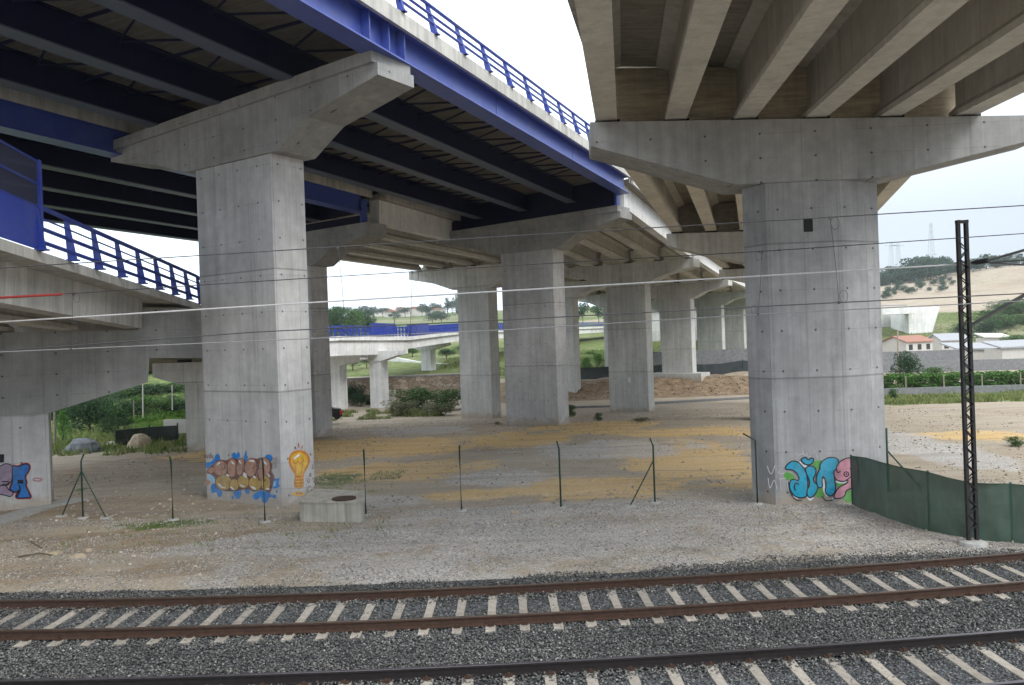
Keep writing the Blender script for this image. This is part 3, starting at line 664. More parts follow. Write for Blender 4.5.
rt_ = thing('bridge_abutment', 'large shaded concrete abutment closing the view behind the farthest piers', 'abutment', (40, 184, 2))
MB().add([(30, 181, 0), (66, 176, 0), (66, 186, 0), (30, 191, 0), (30, 181, 11.1), (66, 176, 11.1), (66, 186, 11.1), (30, 191, 11.1)], [(3, 2, 1, 0), (4, 5, 6, 7), (0, 1, 5, 4), (1, 2, 6, 5), (2, 3, 7, 6), (3, 0, 4, 7)]).build('wall', 'conc2', rt_)
MB().add([(28, 180, 11.2), (68, 175, 11.2), (68, 190, 11.2), (28, 195, 11.2), (28, 180, 13.6), (68, 175, 13.6), (68, 190, 13.6), (28, 195, 13.6)], [(3, 2, 1, 0), (4, 5, 6, 7), (0, 1, 5, 4), (1, 2, 6, 5), (2, 3, 7, 6), (3, 0, 4, 7)]).build('deck_edge', 'blueshade', rt_)  # near-black deck block stands in for shade under the far decks
# --- right viaduct
BU = [-5.65, -3.58, -1.55, .53, 2.67, 4.84]
dirB = Vector((.1425, 1., .065))
SR = thing('concrete_viaduct_span', 'concrete span overhead at upper right with six beams fanning towards the viewer', 'viaduct span', rtop('R1', 0), 0)
NB = 15.5; BD = 1.85
for u in BU:
    A = rtop('R1', u, .55)+Vector((0, 0, .11)); B = A-dirB*NB
    MB().ext(ibeam(.64, 1.0, BD, web=.24, ft=.16), B, A, side=(math.cos(R(8)), -math.sin(R(8)), 0)).build('precast_beam', 'concwarm', SR)
Lp = [rtop('R1', u, .8)+Vector((0, 0, 1.614)) for u in (-6.1, 5.6)]
near = [(-.8, 9), (.75, 15), (1.59, 19), (2.5, 23.8), (2.62, 24.9)]
vs = []; 
for X, Y in near:
    zb = 11.6+.11+BD+.004-(24.5-Y)*.065; XR = 14.6-(24.6-Y)*.1425; zR = zb-.45
    vs += [(X, Y, zb), (XR, Y, zR), (XR, Y, zR+.3), (X, Y, zb+.3)]
fs = [(4*i+j, 4*i+(j+1) % 4, 4*i+4+(j+1) % 4, 4*i+4+j) for i in range(len(near)-1) for j in range(4)]+[(0, 1, 2, 3), tuple(len(vs)-4+j for j in (3, 2, 1, 0))]
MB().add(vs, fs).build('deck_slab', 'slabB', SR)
for u in BU:
    p = rtop('R1', u, .35); MB().box((p.x, p.y, p.z+.055), (.75, .5, .11), -R(4)).build('bearing_pad', 'black', R1)
def rspan(label, k0, k1):
    rt = thing('concrete_viaduct_span', label, 'viaduct span', rtop(k0, 0), 0)
    for u in BU:
        A = rtop(k0, u, 1.15)+Vector((0, 0, .11)); B = rtop(k1, u, .6)+Vector((0, 0, .11))
        MB().ext(ibeam(.64, 1.0, BD), A, B).build('precast_beam', 'concwarm', rt)
        p = rtop(k1, u, .3); MB().box((p.x, p.y, p.z+.055), (.7, .5, .11), -R(RP[k1]['az'])).build('bearing_pad', 'black', {'R2': R2, 'R3': R3}.get(k1))
    e = lambda k, u, bk: rtop(k, u, bk)+Vector((0, 0, .114+BD))
    slab_ab(e(k0, -6.1, 1.1), e(k0, 5.6, 1.1), e(k1, -6.1, 1.1), e(k1, 5.6, 1.1), .3).build('deck_slab', 'slabB', rt)
    d = RP[k1]; a = R(d['az']); b = Vector((math.sin(a), math.cos(a), 0)); O = Vector((d['C'][0], d['C'][1], 0))+b*.62
    MB().prism([(-5.8, d['zl']+.02), (5.2, d['zr']+.02), (5.2, d['zr']+BD+.05), (-5.8, d['zl']+BD+.05)], O, d['az'], .2).build('end_diaphragm', 'slabB', rt)
    # end diaphragm over the first cap
    d = RP[k0]; ol = [(-5.8, d['zl']+.02), (5.2, d['zr']+.02), (5.2, d['zr']+BD+.05), (-5.8, d['zl']+BD+.05)]
    a = R(d['az']); b = Vector((math.sin(a), math.cos(a), 0)); O = Vector((d['C'][0], d['C'][1], 0))+b*.85
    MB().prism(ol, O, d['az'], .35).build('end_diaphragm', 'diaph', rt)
rspan('warm lit concrete span directly behind the cap of the massive right pier', 'R1', 'R2')
rspan('distant concrete span of the right viaduct beyond its second pier', 'R2', 'R3')
# ------------------------------------------------------------------ low left viaduct (D)
D1P = (-16.2, 27.6); azD = -27.
rtD = thing('bridge_pier', 'low wide pier at left edge with a blue and violet graffiti', 'bridge pier', (D1P[0], D1P[1], 0), -R(azD))
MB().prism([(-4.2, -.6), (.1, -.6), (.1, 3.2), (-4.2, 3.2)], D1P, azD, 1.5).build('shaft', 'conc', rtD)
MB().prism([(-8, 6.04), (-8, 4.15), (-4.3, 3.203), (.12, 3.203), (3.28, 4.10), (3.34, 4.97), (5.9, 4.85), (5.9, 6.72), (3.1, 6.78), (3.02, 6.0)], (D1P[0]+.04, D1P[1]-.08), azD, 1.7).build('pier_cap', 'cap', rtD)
rtD2 = thing('bridge_pier', 'short pier with small cap seen through the window under the left viaduct', 'bridge pier', (-18, 43.8, -.3), R(3))
MB().prism([(0, -.8), (3.6, -.8), (3.6, 3.32), (0, 3.32)], (-18., 43.8), -3, 1.4).build('shaft', 'conc2', rtD2)
MB().prism([(-1.65, 4.54), (-1.65, 3.8), (-.1, 3.323), (3.7, 3.323), (6.5, 3.8), (6.5, 4.54)], (-18., 43.7), -3, 1.6).build('pier_cap', 'conc2', rtD2)
for u in (-.2, 2.5): MB().box((-18+u, 44.4, 4.62), (.6, .5, .16)).build('bearing_pad', 'black', rtD2)
DE = [(-9.4, 0., 8.68), (-11.12, 17.5, 7.80), (-11.88, 25.3, 7.41), (-12.54, 32., 7.08), (-14.3, 44, 5.95), (-17.3, 60, 4.2), (-20.6, 78, 2.0)]
rtS = thing('concrete_viaduct_span', 'low concrete ramp at left with blue railing and a solid blue screen', 'viaduct span', (-10, 22, 6.1))
DEi = [Vector(p) for p in DE]
MB().path([(-.12, -.26), (.0, -.26), (.0, 0.), (-.35, 0.), (-.35, -.1), (-8.2, -.1), (-8.2, -.24), (-1., -.24)], DEi).build('deck_slab', 'fascia', rtS)
for off in (1.05, 3.2, 5.3, 7.4):
    pts = []
    for i, p in enumerate(DEi[:4]):
        dd = (DEi[min(i+1, 6)]-DEi[max(0, i-1)]); dd.z = 0; dd.normalize(); pts.append(p+Vector((-dd.y, dd.x, 0))*off+Vector((0, 0, -1.24)))
    pts[3] = pts[2].lerp(pts[3], .42)
    MB().path([(-.3, 0), (.3, 0), (.3, .15), (.13, .25), (.2, .995), (-.2, .995), (-.13, .25), (-.3, .15)] if off > 2 else [(-.3, 0), (.25, 0), (.25, .1), (.3, .995), (-.3, .995)], pts).build('precast_beam', 'concwarm' if off > 2 else 'fascia', rtS)
MB().path([(-1., -1.0), (-7.5, -1.0), (-7.5, -.242), (-1., -.242)], [p for p in DEi[3:]]).build('box_girder', 'conc2', rtS)
def edge(Y):
    for p, q in zip(DEi, DEi[1:]):
        if Y <= q.y: return p.lerp(q, (Y-p.y)/(q.y-p.y))
outD = Vector((.996, .09, 0))
railing(rtS, [edge(19.19), edge(24), edge(32), edge(43.9)], outD, spacing=1.66, h=1.15, lean=-.14, postw=.15, rails=(1.08, .8, .54, .2), r=(.06, .022, .05, .05))
# solid screen with mesh above
def seg(Y0, Y1, z0, z1, th=.03, off=.0):
    z0 *= 1.28; z1 *= 1.28
    A, B = edge(Y0)+outD*off, edge(Y1)+outD*off; m = MB(); 
    m.ext([(-th/2, z0), (th/2, z0), (th/2, z1), (-th/2, z1)], A, B); return m
scr = seg(6., 19.3, .02, .82).build('screen_panel', 'rail_blue', rtS)
t = NT('screen_mesh'); tc = t.n('ShaderNodeTexCoord').outputs['Object']
ck = t.n('ShaderNodeTexWave', wave_type='BANDS', bands_direction='Z'); ck.inputs['Scale'].default_value = 9.; t.put(ck.inputs['Vector'], tc)
ck2 = t.n('ShaderNodeTexWave', wave_type='BANDS', bands_direction='Y'); ck2.inputs['Scale'].default_value = 9.; t.put(ck2.inputs['Vector'], tc)
al = t.ramp(t.math('MAXIMUM', ck.outputs[1], ck2.outputs[1]), [(.45, .35), (.75, .8)]); t.out((.03, .035, .07), .6, alpha=al); M['mesh'] = t.m
seg(6., 19.3, .84, 1.68, .012).build('screen_mesh', 'mesh', scr)
for Y in (7.3, 9.7, 12.1, 14.5, 16.9, 19.3):
    p = edge(Y)+outD*.03; MB().box((p.x, p.y, p.z+1.1), (.08, .11, 2.2), R(5)).build('screen_post', 'rail_blue', scr)
for zz in (2.17, 1.62, 1.06): MB().tube([edge(6)+Vector((0, 0, zz)), edge(19.3)+Vector((0, 0, zz))], .03, 6).build('screen_rail', 'rail_blue', scr)
# ------------------------------------------------------------------ graffiti
def spline(pts, closed=True, n=7):
    out = []; m = len(pts); rngi = range(m) if closed else range(m-1)
    g = lambda i: pts[i % m] if closed else pts[max(0, min(m-1, i))]
    for i in rngi:
        p0, p1, p2, p3 = g(i-1), g(i), g(i+1), g(i+2)
        for k in range(n):
            t_ = k/n; t2, t3 = t_*t_, t_**3
            out.append(tuple(.5*((2*p1[j])+(-p0[j]+p2[j])*t_+(2*p0[j]-5*p1[j]+4*p2[j]-p3[j])*t2+(-p0[j]+3*p1[j]-3*p2[j]+p3[j])*t3) for j in (0, 1)))
    if not closed: out.append(tuple(pts[-1]))
    return out
class Graf:
    def __init__(s, conv, P, az): s.conv = conv; s.P = P; s.az = az; s.mb = MB(); s.mats = []; s.lv = 0
    def mi(s, m):
        if m not in s.mats: s.mats.append(m)
        return s.mats.index(m)
    def w(s, p):
        x, y = s.conv(*p); v = atplane(x, y, s.P, s.az); a = R(s.az); return v-Vector((math.sin(a), math.cos(a), 0))*(.003+.0012*s.lv)
    def fill(s, pts, m, smooth=True):
        if smooth: pts = spline(pts)
        s.lv += 1; vs = [s.w(p) for p in pts]; tris = tessellate_polygon([[Vector((p[0], p[1], 0)) for p in pts]]); s.mb.add(vs, [tuple(t_) for t_ in tris], s.mi(m)); return s
    def line(s, pts, m, wd, closed=False, smooth=True):
        if smooth: pts = spline(pts, closed)
        if closed: pts = list(pts)+[pts[0], pts[1]]
        s.lv += 1; L = []; Rr = []
        for i, p in enumerate(pts):
            a, b = pts[max(0, i-1)], pts[min(len(pts)-1, i+1)]; dx, dy = b[0]-a[0], b[1]-a[1]; l = math.hypot(dx, dy) or 1
            L.append((p[0]-dy/l*wd/2, p[1]+dx/l*wd/2)); Rr.append((p[0]+dy/l*wd/2, p[1]-dx/l*wd/2))
        vs = [s.w(p) for p in L]+[s.w(p) for p in Rr]; n = len(pts); s.mb.add(vs, [(i, i+1, n+i+1, n+i) for i in range(n-1)], s.mi(m)); return s
    def oval(s, x, y, rx, ry, m, rot=0., line=None):
        c_, s_ = math.cos(rot), math.sin(rot); pts = [(x+rx*math.cos(k*math.pi/8)*c_-ry*math.sin(k*math.pi/8)*s_, y+rx*math.cos(k*math.pi/8)*s_+ry*math.sin(k*math.pi/8)*c_) for k in range(16)]
        if line: return s.line(pts, m, line, True, False)
        return s.fill(pts, m, False)
    def done(s, parent, label): return tag(s.mb.build('graffiti', s.mats, parent), label)
fa = R(4)
g = Graf(lambda x, y: (770+x/8.533, 440+y/8.533), (8.74, 23.68), 4.)
for p in ([(120, 290), (150, 275), (190, 290), (215, 325), (170, 342), (125, 330)], [(365, 190), (445, 175), (425, 240), (380, 240)], [(390, 415), (455, 420), (460, 480), (420, 492), (388, 470)], [(640, 450), (705, 430), (708, 520), (660, 532), (628, 500)], [(565, 370), (620, 360), (640, 385), (590, 400)]): g.fill(p, 'g_lime')
J = [(130, 240), (150, 205), (190, 180), (240, 190), (280, 230), (310, 290), (320, 360), (318, 430), (305, 480), (265, 492), (215, 480), (180, 440), (165, 390), (172, 350), (200, 335), (238, 345), (245, 320), (225, 280), (190, 255), (150, 250)]
dot = [(265, 165), (298, 148), (325, 168), (345, 155), (370, 160), (365, 190), (340, 208), (310, 210), (285, 195)]
I_ = [(305, 240), (330, 222), (365, 225), (390, 250), (385, 290), (368, 330), (378, 360), (402, 385), (400, 430), (375, 470), (345, 490), (320, 475), (315, 430), (332, 390), (335, 350), (320, 310), (305, 270)]
N_ = [(425, 210), (450, 175), (500, 150), (550, 150), (582, 175), (578, 220), (550, 270), (547, 330), (557, 390), (550, 440), (520, 475), (485, 465), (470, 430), (477, 380), (465, 330), (447, 312), (442, 350), (445, 395), (415, 405), (398, 370), (395, 310), (410, 270), (425, 240)]
E_ = [(690, 152), (650, 155), (600, 180), (570, 220), (560, 250), (545, 262), (545, 300), (570, 340), (620, 352), (660, 342), (650, 370), (600, 395), (565, 430), (545, 490), (600, 495), (635, 470), (650, 430), (705, 405), (745, 380), (755, 300), (750, 200), (725, 160)]
g.line([(160, 350), (165, 410), (195, 465), (240, 492)], 'g_gwhite', 26).line([(250, 185), (275, 215), (315, 225)], 'g_gwhite', 18).line([(320, 480), (340, 505), (365, 485)], 'g_gwhite', 24).line([(455, 330), (462, 430), (490, 480)], 'g_gwhite', 20).line([(560, 352), (610, 362), (668, 345)], 'g_gwhite', 16).line([(535, 495), (540, 515)], 'g_gwhite', 16)
for sh, m in ((J, 'g_teal'), (dot, 'g_teal'), (I_, 'g_teal'), (N_, 'g_teal'), (E_, 'g_pink')): g.fill(sh, m).line(sh, 'g_black', 10, True)
g.line([(215, 430), (205, 390), (225, 365), (245, 380)], 'g_black', 9).line([(155, 350), (165, 430), (215, 505), (270, 515)], 'g_black', 8).oval(648, 290, 20, 20, 'g_black', line=9).oval(648, 290, 7, 7, 'g_black').line([(565, 245), (575, 275), (600, 265)], 'g_black', 9).line([(680, 235), (695, 300), (640, 345)], 'g_black', 9).line([(440, 475), (475, 515), (530, 510), (545, 495)], 'g_black', 8)
g.done(R1, 'teal and pink bubble letters with black outlines')
M['g_pale'] = graf('pale_chalk', (.42, .42, .43))
g2 = Graf(lambda x, y: (x, y), (8.74, 23.68), 4.)
random.seed(3)
for (x0_, y0_, w_) in ((795, 452, 22), (850-4, 452, 1),):
    for k in range(6 if w_ > 2 else 0): g2.line([(x0_+k*w_/6, y0_+random.uniform(-1, 6)), (x0_+k*w_/6+2.5, y0_+random.uniform(-3, 5)), (x0_+k*w_/6+4, y0_+random.uniform(2, 7))], 'g_pale', .7)
g2.line([(767, 466), (771, 474), (775, 465)], 'g_pale', .8).line([(778, 466), (783, 466), (778, 473), (784, 473)], 'g_pale', .8).line([(768, 478), (770, 488), (774, 480), (777, 489)], 'g_pale', .8).line([(780, 478), (781, 490)], 'g_pale', .8).line([(779, 479), (786, 478)], 'g_pale', .8)
g2.done(R1, 'pale scribbled tags left of the coloured letters')
# bubble letters on the light bulb pier
g = Graf(lambda x, y: (200+x/9.789, 440+y/9.789), (-7.57, 25.85), 33.5)
for p in ([(60, 225), (120, 205), (160, 140), (192, 150), (190, 205), (120, 245), (72, 280)], [(312, 140), (345, 120), (355, 145), (372, 118), (392, 135), (385, 175), (330, 182)], [(430, 175), (452, 100), (462, 170), (472, 220), (440, 225)], [(640, 155), (675, 140), (710, 160), (700, 205), (655, 190)],
          [(110, 450), (150, 425), (215, 500), (208, 550), (180, 552), (160, 510), (118, 520)], [(330, 505), (400, 490), (398, 555), (362, 570)], [(522, 535), (600, 492), (622, 530), (562, 582), (524, 572)], [(608, 520), (680, 500), (700, 540), (745, 535), (742, 572), (692, 556), (650, 612), (612, 600)], [(700, 395), (778, 375), (770, 420), (782, 455), (722, 472)], [(312, 550), (330, 545), (330, 575), (315, 578)], [(445, 480), (485, 490), (470, 525), (450, 515)], [(745, 495), (762, 492), (760, 515), (748, 515)]): g.fill(p, 'g_gblue')
g.fill([(88, 345), (120, 320), (160, 345), (160, 395), (110, 405)], 'g_ltblue').fill([(705, 410), (745, 405), (740, 450), (712, 450)], 'g_ltblue').oval(80, 415, 20, 26, 'g_brown')
g.fill([(72, 320), (85, 280), (140, 235), (200, 192), (260, 198), (310, 178), (370, 185), (410, 178), (450, 208), (500, 173), (560, 183), (610, 170), (672, 188), (708, 240), (703, 305), (730, 350), (728, 405), (708, 470), (688, 514), (640, 495), (590, 484), (540, 504), (490, 484), (440, 479), (380, 494), (330, 499), (270, 499), (210, 484), (158, 422), (148, 370), (110, 335)], 'g_maroon')
for x, y, rx, ry, ro in ((205, 275, 66, 68, -.2), (118, 295, 36, 26, -.5), (322, 270, 45, 84, 0), (402, 262, 38, 76, .15), (505, 268, 55, 84, .1), (640, 262, 54, 84, 0), (600, 340, 40, 60, .2)): g.oval(x, y, rx*1.08, ry*1.12, 'g_brown', ro).oval(x, y, rx*1.08, ry*1.12, 'g_maroon', ro, line=7)
for x, y, rx, ry in ((242, 420, 74, 66), (346, 440, 42, 50), (435, 410, 52, 60), (550, 430, 58, 62), (655, 425, 42, 64)): g.oval(x, y-5, rx*1.1, ry*1.15, 'g_ochre').oval(x, y-5, rx*1.1, ry*1.15, 'g_maroon', line=6)
for x, y, rx, ry, ro in ((192, 230, 24, 9, -.7), (335, 222, 26, 9, .8), (405, 212, 22, 8, 1.), (520, 203, 32, 9, .1), (650, 218, 30, 9, 1.), (212, 445, 32, 9, .8), (285, 342, 20, 9, .5), (332, 470, 26, 8, .6), (455, 342, 30, 16, 1.1), (430, 447, 24, 8, .4), (550, 360, 18, 9, .6), (540, 465, 30, 10, .6), (690, 345, 20, 9, 1.), (680, 475, 18, 8, 0), (250, 462, 16, 6, .2)): g.oval(x, y, rx, ry, 'g_gwhite', ro)
g.line([(250, 225), (262, 270), (235, 285)], 'g_maroon', 9).line([(375, 210), (365, 300), (375, 355)], 'g_maroon', 9).line([(445, 230), (430, 280), (450, 310)], 'g_maroon', 9).line([(555, 230), (545, 270), (525, 262)], 'g_maroon', 9).line([(575, 230), (580, 330), (600, 400)], 'g_maroon', 9).line([(640, 370), (655, 400), (660, 380)], 'g_maroon', 9)
for k in range(4): g.line([(60+k*24, 140), (68+k*24, 175), (76+k*24, 145)], 'g_maroon', 5)
for k in range(7): g.line([(718+(k % 2)*8, 165+k*16), (745, 178+k*16), (775, 160+k*16)], 'g_maroon', 4)
g.done(A1, 'brown and ochre bubble letters with blue splashes')
ae = R(33.5); A1c = (-7.57, 25.85)
# right face of that pier: plane through the same corner, facing right
def sidepl(x, y):
    X, Z = ray(x, y); # points corner + t*(sin,cos)
    t_ = (X*A1c[1]-A1c[0])/(math.sin(ae)-X*math.cos(ae)); Y = A1c[1]+t_*math.cos(ae); return Vector((A1c[0]+t_*math.sin(ae), Y, H+Z*Y))
g = Graf(lambda x, y: (280+x/8.56, 430+y/8.56), A1c, 0)
g.w = lambda p: sidepl(*g.conv(*p))+Vector((math.cos(ae), -math.sin(ae), 0))*(.003+.0012*g.lv)
g.fill([(125, 388), (95, 335), (74, 282), (78, 230), (108, 188), (160, 172), (212, 183), (248, 220), (254, 270), (236, 322), (212, 362), (202, 398), (202, 480), (176, 502), (145, 500), (120, 472)], 'g_orange')
g.fill([(133, 352), (103, 305), (91, 262), (104, 217), (150, 193), (200, 203), (232, 240), (236, 277), (216, 327), (196, 362), (190, 386), (136, 386)], 'g_yellow')
g.fill([(113, 238), (158, 205), (168, 218), (122, 254)], 'g_gwhite', False)
g.line([(112, 258), (124, 288), (143, 278), (155, 262), (166, 288), (186, 286), (202, 252)], 'g_orange', 9).line([(124, 290), (140, 382)], 'g_brown', 5, smooth=False).line([(190, 288), (180, 382)], 'g_brown', 5, smooth=False)
for yy in (408, 435, 462, 485): g.line([(128, yy+4), (160, yy+8), (196, yy)], 'g_yellow', 10)
g.oval(155, 545, 54, 21, 'g_yellow').oval(160, 543, 28, 12, 'g_brown')
g.line([(154, 112), (160, 150)], 'g_gred', 7, smooth=False).line([(122, 142), (134, 162)], 'g_black', 7, smooth=False).line([(192, 130), (182, 158)], 'g_gred', 6, smooth=False)
for pts in ([(285, 285), (270, 330), (292, 320)], [(250, 365), (262, 395), (245, 392), (268, 370)], [(225, 420), (240, 450), (250, 425), (230, 410)], [(270, 420), (290, 410), (285, 450), (300, 430), (305, 455)], [(262, 480), (235, 490), (235, 540), (262, 555), (250, 520)], [(300, 470), (285, 490), (300, 510)]): g.line(pts, 'g_maroon', 5)
g.done(A1, 'orange and yellow light bulb painting with small scribbles')
# left graffiti
g = Graf(lambda x, y: (x/12.45, 455+y/12.45), D1P, azD)
V1 = [(-150, 140), (0, 135), (60, 110), (120, 115), (155, 150), (160, 230), (150, 300), (130, 340), (60, 372), (0, 380), (-150, 380)]; V2 = [(-150, 400), (20, 380), (70, 380), (110, 430), (165, 470), (130, 515), (60, 500), (0, 490), (-150, 480)]
B_ = [(160, 140), (220, 145), (290, 118), (340, 113), (368, 145), (352, 200), (320, 250), (315, 290), (328, 340), (322, 380), (352, 450), (380, 522), (330, 532), (205, 527), (235, 440), (200, 462), (140, 440), (130, 400), (155, 330), (155, 230)]
g.line(B_, 'g_gred', 34, True)
g.fill(V1, 'g_violet').line(V1, 'g_black', 13, True).fill(V2, 'g_violet').line(V2, 'g_black', 13, True).fill(B_, 'g_dblue').line(B_, 'g_black', 14, True)
g.fill([(215, 310), (290, 308), (292, 355), (218, 358)], 'g_black', False).line([(235, 370), (250, 440), (205, 527)], 'g_black', 18).line([(25, 330), (110, 335), (95, 375), (30, 360)], 'g_black', 14).oval(465, 305, 55, 18, 'g_gred', line=9)
g.fill([(-200, -10), (52, -10), (50, 92), (-200, 95)], 'g_black', False)
g.done(rtD, 'violet and blue letters outlined in black and red')
# small niche on right pier, its shade drawn as a flat black plate
Pn = atplane(808, 221, (8.74, 23.68), 4.)
MB().box(Pn+Vector((.0, -.004, -.12)), (.26, .02, .40), -R(4)).build('niche_shade', 'black', R1)
# ------------------------------------------------------------------ fence posts
def post(px, pyt, py, braces=(), bend=0., label='', group=None, Yfix=None):
    B = atG(px, py); X, Z = ray(px, pyt); top = H+Z*B.y; h = top-B.z
    rt = thing('fence_post', label, 'fence post', B, 0., group)
    pts = [B-Vector((0, 0, .05)), B+Vector((0, 0, h-.22)), B+Vector((bend, 0, h))] if bend else [B-Vector((0, 0, .05)), B+Vector((0, 0, h-.18)), B+Vector((0.02, -.12, h))]
    MB().tube(pts, .027, 8).build('pole', 'green', rt, True)
    MB().tube([B-Vector((0, 0, .02)), B+Vector((0, 0, .035)), B+Vector((0, 0, .04))], [.19, .15, .08], 10).build('footing', 'footing', rt)
    for (bx, by, f) in braces:
        Q = atG(bx, by); MB().tube([Q, B+Vector((0, 0, h*f))], .02, 6).build('brace', 'green', rt, True)
        MB().tube([Q-Vector((0, 0, .02)), Q+Vector((0, 0, .03))], [.2, .16], 9).build('footing', 'footing', rt)
    return B, h
PG = 'thin green fence posts in a row'
fp = [post(83, 454, 518, ((62, 516, .74), (106, 518, .74)), .1, 'green fence post with two slanting braces at left'),
      post(173, 456, 520, label='plain thin green fence post between the left tripod post and the light bulb pier', group=PG),
      post(265, 458, 522, label='thin green fence post standing in front of the brown bubble letters', group=PG),
      post(366, 449, 515, label='thin green fence post at the corner of the concrete manhole box', group=PG),
      post(461.5, 445, 511, label='thin green fence post below the third pier, left of the middle pier', group=PG),
      post(561, 441, 508, bend=-.06, label='thin green fence post directly below the middle pier', group=PG),
      post(655, 438, 503, ((630, 506, .66),), -.09, 'green fence post with one slanting brace in the middle'),
      post(757.5, 433, 504, bend=-.36, label='green fence post with a strongly bent top against the right pier')]
mbw = MB()
for (b0_, h0_), (b1_, h1_) in zip(fp, fp[1:]):
    for f in (.12, .5, .9): 
        A = b0_+Vector((0, 0, h0_*f)); B = b1_+Vector((0, 0, h1_*f)); mid = A.lerp(B, .5)-Vector((0, 0, .03)); mbw.tube([A, mid, B], .0045, 4)
fm = thing('fence_mesh', 'thin strained wires and fine wire netting between the green fence posts', 'fence mesh', (0, 24, 0))
mbw.build('strained_wire', 'steelgrey', fm)['kind'] = 'stuff'
t = NT('chain_link_netting'); uvt = t.n('ShaderNodeTexCoord').outputs['Object']; sx3 = t.n('ShaderNodeSeparateXYZ'); t.put(sx3.inputs[0], uvt)
def diag(sg): 
    f = t.math('FRACT', t.math('ADD', t.math('DIVIDE', t.math('ADD' if sg > 0 else 'SUBTRACT', sx3.outputs[0], sx3.outputs[2]), .075), 500.)); return t.math('LESS_THAN', t.math('ABSOLUTE', t.math('SUBTRACT', f, .5)), .028)
t.out((.30, .31, .31), .5, metal=.3, alpha=t.math('MAXIMUM', diag(1), diag(-1))); M['chain'] = t.m
mbn = MB()
for (b0_, h0_), (b1_, h1_) in zip(fp, fp[1:]):
    u3 = Vector((0, 0, 1)); d3 = Vector((0, .004, 0)); mbn.add([b0_+d3+u3*.05, b1_+d3+u3*.05, b1_+d3+u3*h1_*.88, b0_+d3+u3*h0_*.88], [(0, 1, 2, 3)])
mbn.build('wire_netting', 'chain', fm)['kind'] = 'stuff'
# post behind the right pier
Bp = atG(888.5, 492); rt = thing('fence_post', 'green fence post with brace just right of the right pier', 'fence post', Bp)
Zt = H+ray(886, 428)[1]*Bp.y
MB().tube([Bp, (Bp.x, Bp.y, Zt)], .035, 8).build('pole', 'green', rt, True); MB().tube([(Bp.x, Bp.y, Bp.z+1.3), Bp+Vector((1.2, .3, 0))], .025, 6).build('brace', 'green', rt, True)
# ------------------------------------------------------------------ green screen fence
gf = thing('screen_fence', 'low dark green shade net fence beside the lattice mast', 'fence', (9.9, 23.2, 0))
top_ = [(852, 456), (868, 458), (885, 463), (905, 468), (929, 472), (950, 478), (972, 483), (990, 484), (1012, 484), (1030, 486), (1100, 498)]
bot_ = [(852, 506), (868, 512), (885, 518), (905, 525), (929, 532), (950, 536), (972, 540), (990, 542), (1012, 543), (1030, 545), (1100, 556)]
vs = []; GB = []
for (tx, ty), (bx, by) in zip(top_, bot_):
    B = atZ(bx, by, .0); zt = H+ray(tx, ty)[1]*B.y; GB.append((B, zt))
nseg = 6; rows = 7; vs = []
pl_ = []
for (B0, z0_), (B1, z1_) in zip(GB, GB[1:]):
    for k in range(nseg): pl_.append((B0.lerp(B1, k/nseg), z0_+(z1_-z0_)*k/nseg))
pl_.append(GB[-1]); nn = len(pl_)
for i, (B, zt) in enumerate(pl_):
    for j in range(rows+1):
        f = j/rows; w_ = .05*noise.noise(Vector((i*.35, j*.5, 0)))*(1-f*.5); vs.append((B.x+w_, B.y+w_, .02+(zt-.02)*f+.02*noise.noise(Vector((i*.5, 3, f)))))
fs = [(i*(rows+1)+j, (i+1)*(rows+1)+j, (i+1)*(rows+1)+j+1, i*(rows+1)+j+1) for i in range(nn-1) for j in range(rows)]
t = NT('green_shade_net'); tc = t.n('ShaderNodeTexCoord').outputs['Object']
c = t.mix(1., (.035, .075, .055), t.ramp(t.noise(2., t.mapping(tc, (1, 1, .4)), 5.), [(.3, .7), (.7, 1.25)]), 'MULTIPLY')
t.out(c, .8, t.noise(5., tc, 4.), .5, .03, alpha=.93); M['net'] = t.m
MB().add(vs, fs).build('shade_net', 'net', gf, True)
for k in (0, 4, 8, 10):
    B, zt = GB[k]; MB().tube([(B.x+.04, B.y+.05, -.05), (B.x+.04, B.y+.05, zt+.03)], .028, 8).build('fence_post', 'green', gf, True)
MB().tube([(B.x, B.y, z+.005) for B, z in GB], .012, 5).build('top_wire', 'green', gf)
# ------------------------------------------------------------------ mast
Bm = atZ(973, 545, .0); rt = thing('catenary_mast', 'dark lattice mast carrying the overhead wires, right of the graffiti pier', 'mast', Bm)
hm = H+ray(964.5, 220)[1]*Bm.y
ch_prof = lambda s: [(0, 0), (s*.085, 0), (s*.085, .012), (s*.012, .012), (s*.012, .2), (0, .2)]
for sx_ in (-1, 1):
    mb = MB(); x0m = Bm.x+sx_*.13; mb.box((x0m-sx_*.006, Bm.y, hm/2), (.012, .08, hm)); mb.box((x0m-sx_*.035, Bm.y-.045, hm/2), (.07, .008, hm)); mb.box((x0m-sx_*.035, Bm.y+.045, hm/2), (.07, .008, hm)); mb.build('channel', 'mast', rt)
for yy in (-.05, .05):
    P_ = [Vector((Bm.x+(.1 if k % 2 else -.1), Bm.y+yy, .3+.2*k)) for k in range(int((hm-.5)/.2))]; MB().tube(P_, .021, 4).build('lacing', 'mast', rt)
MB().box((Bm.x, Bm.y, hm-.04), (.27, .1, .07)).build('top_plate', 'mast', rt)
MB().tube([(Bm.x, Bm.y, -.1), (Bm.x, Bm.y, .08), (Bm.x, Bm.y, .12)], [.36, .3, .2], 12).build('footing', 'footing', rt)
def sp_(x, y, Y): return atY(x, y, Y)
arm = MB(); a0 = sp_(972, 263, Bm.y-.15); a1 = sp_(988, 260.5, 17.9); a2 = sp_(1060, 240, 14.6)
MB().tube([a0, a0.lerp(a1, .3), a1], [.03, .06, .055], 10).build('insulator', 'mast', rt)
